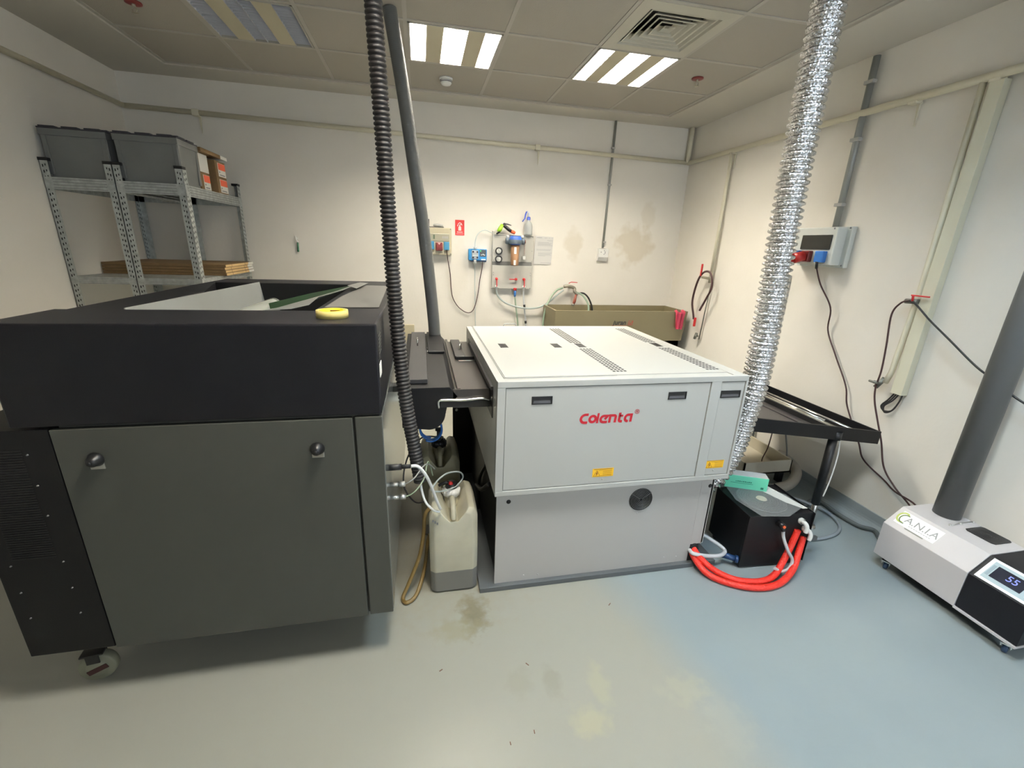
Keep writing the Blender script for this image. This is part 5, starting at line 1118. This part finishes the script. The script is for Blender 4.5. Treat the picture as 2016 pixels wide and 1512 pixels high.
# wall tap above the sink
t = thing('wall_tap', 'metal wall tap with a red lever above the left end of the sink', 'tap', (1.57, 4.58, 1.24))
mb = MB(); mb.tube([(1.58, 4.598, 1.245), (1.58, 4.53, 1.245)], .016, n=12, raw=True); mb.tube([(1.50, 4.53, 1.25), (1.56, 4.53, 1.255), (1.62, 4.53, 1.235), (1.625, 4.52, 1.20), (1.66, 4.51, 1.17)], .017, n=12); mb.obj('tap_body', mat('cast_tap', (.36, .34, .28), .4, metal=.7), t)
mb = MB(); mb.tube([(1.55, 4.52, 1.285), (1.575, 4.51, 1.30), (1.64, 4.50, 1.297)], .004, n=8, raw=True); mb.obj('lever', RED, t)
mb = MB(); mb.tube([(1.635, 4.50, 1.17), (1.62, 4.49, 1.10), (1.61, 4.49, 1.07)], [.010, .018, .012], n=10, raw=True); mb.obj('gun_grip', mat('copper_red', (.30, .08, .05), .4), t)
mb = MB(); mb.cyl((1.61, 4.49, 1.075), (1.602, 4.49, 1.05), .014); mb.obj('gun_nozzle', MATS['dull_metal'], t)
tube_thing('tap_hose', HOSEG, [(1.49, 4.53, 1.235), (1.42, 4.52, 1.21), (1.35, 4.50, 1.13), (1.30, 4.48, 1.03), (1.275, 4.46, .90), (1.27, 4.45, .72)], .010, 'pale green hose dropping left of the sink from the wall tap', 'hose', 12)
tube_thing('tap_hose', HOSEG, [(1.64, 4.51, 1.19), (1.70, 4.49, 1.17), (1.75, 4.45, 1.10), (1.765, 4.43, 1.03), (1.765, 4.42, .90)], .010, 'pale green hose hanging from the wall tap into the sink', 'hose', 12)
tube_thing('tap_hose', RUB, [(1.66, 4.51, 1.18), (1.72, 4.51, 1.185), (1.78, 4.51, 1.14), (1.83, 4.51, 1.05), (1.84, 4.50, .98)], .009, 'short dark hose hanging from the wall tap into the sink', 'hose', 12)
# pink glove over the rim
bm = bmesh.new()
nx_, nz_ = 9, 14; g0 = [[None]*nz_ for _ in range(nx_)]
rg = random.Random(5)
for i in range(nx_):
    for j in range(nz_):
        u = i/(nx_-1)-.5; v = j/(nz_-1)
        w2 = .125*(1-.25*v) if v < .85 else .08
        x = 2.655+u*w2; z = 1.06+.015*math.sin(i*1.3)*(v < .1) - .185*v - .02*abs(u)*v
        y = 4.088 - .014*math.sin(i*2.1+v*2) - .012*(1-abs(2*u)) + (.03 if j == 0 else 0)
        g0[i][j] = bm.verts.new((x, y, z))
for i in range(nx_-1):
    for j in range(nz_-1): f = bm.faces.new((g0[i][j], g0[i+1][j], g0[i+1][j+1], g0[i][j+1])); f.smooth = True
bmesh.ops.solidify(bm, geom=bm.faces[:], thickness=.008)
mb = MB(); mb.merge(bm); tag(mb.obj('rubber_glove', PINK), 'pink rubber glove draped over the right front corner of the sink', 'glove')

# ================================================================ SWITCH BOX ON THE RIGHT WALL
t = thing('switch_box', 'pale grey switch box with smoked window and sockets, right wall', 'electrical box', (2.76, 2.68, 1.72))
mb = MB(); mb.box(2.70, 2.81, 2.535, 2.86, 1.60, 1.845, .008); mb.box(2.775, 2.812, 2.50, 2.88, 1.585, 1.85, .004); mb.obj('enclosure', IVORY, t)
mb = MB(); mb.box(2.692, 2.701, 2.56, 2.80, 1.70, 1.795, .003); wn = mb.obj('smoked_window', SMOKE, t)
for y_, m_ in ((2.605, BLUE), (2.72, DRED), (2.81, BLUE)):
    mb = MB(); mb.box(2.665, 2.702, y_-.033, y_+.033, 1.615, 1.69, .005); mb.obj('socket', m_, t)
mb = MB(); mb.cyl((2.66, 2.72, 1.655), (2.60, 2.74, 1.635), .034, .036, n=20); mb.cyl((2.60, 2.74, 1.635), (2.53, 2.77, 1.61), .030, .022, n=20); pl = mb.obj('red_plug', mat('plug_red', (.40, .015, .012), .4), t)
mb = MB(); mb.cyl((2.53, 2.77, 1.61), (2.50, 2.785, 1.60), .018, .010, n=14); mb.obj('plug_gland', PGREY, pl)
mb = MB()
for y_, z_ in ((2.515, 1.84), (2.515, 1.60), (2.56, 1.835)): mb.lathe([(0, -.003), (.006, -.002), (.006, 0)], (2.699 if y_ > 2.53 else 2.774, y_, z_), 'X', 10)
mb.obj('screws', INK, t)
mb = MB(); mb.cyl((2.665, 2.605, 1.62), (2.68, 2.61, 1.575), .009); mb.obj('plug_gland', BLACK, t)
W2 = 2.795
tube_thing('cable', BRCAB, [(2.68, 2.61, 1.58), (2.72, 2.585, 1.47), (2.76, 2.50, 1.32)] + [at(a, b, X=W2-.006) for a, b in ((1630, 650), (1645, 700), (1665, 760), (1668, 800), (1690, 870), (1700, 905), (1740, 945))] + [at(1762, 968, X=2.76), (2.70, 1.60, .33), (2.70, 1.575, .20)], .005, 'black cable hanging from the switch box down to the white cabinet', 'cable')
tube_thing('cable', mat('pinkish_cable', (.36, .24, .20), .5), [(2.50, 2.785, 1.60), (2.52, 2.80, 1.40), (2.60, 2.84, 1.15), (2.68, 2.87, .98), (2.70, 2.88, .60)], .0045, 'thin brown cable dropping from the red plug by the foil duct', 'cable')
tube_thing('cable', BRCAB, [at(a, b, X=W2-.05) for a, b in ((1790, 592), (1773, 597), (1755, 620), (1745, 680), (1735, 730), (1724, 762), (1722, 790), (1728, 830), (1735, 870), (1740, 920), (1762, 960))] + [(2.74, 1.64, .28), (2.72, 1.60, .18)], .005, 'black cable hanging left of the ball valve down to the cabinet', 'cable')
tube_thing('cable', RUB, [at(a, b, X=W2-.05) for a, b in ((1790, 592), (1802, 598), (1830, 630), (1870, 670), (1920, 720), (1955, 747), (2010, 790))] + [(2.745, 1.2, .98), (2.76, .9, .85), (2.775, .6, .62), (2.78, .45, .30), (2.74, .35, .01), (2.6, .2, .008)], .005, 'black cable slung from the ball valve to the right behind the pipe', 'cable')
# small debris on the floor
for k, (a, b, an, L_) in enumerate(((1038, 1308, .9, .018), (1052, 1441, 1.6, .014), (1005, 1464, 1.5, .012), (1200, 1190, -.7, .020), (868, 1320, -.5, .016))):
    p = at(a, b, Z=0); M = Matrix.Translation((p.x, p.y, .0015)) @ Matrix.Rotation(-an, 4, 'Z')
    mb = MB(); mb.box(-L_*.45, L_*.45, -.0016, .0016, -.0015, .0008, .0004, M)
    tag(mb.obj('debris', mat('debris_brown', (.16, .08, .05), .8)), 'tiny brown speck of debris on the open floor in front of the machines', 'debris', 'floor debris')
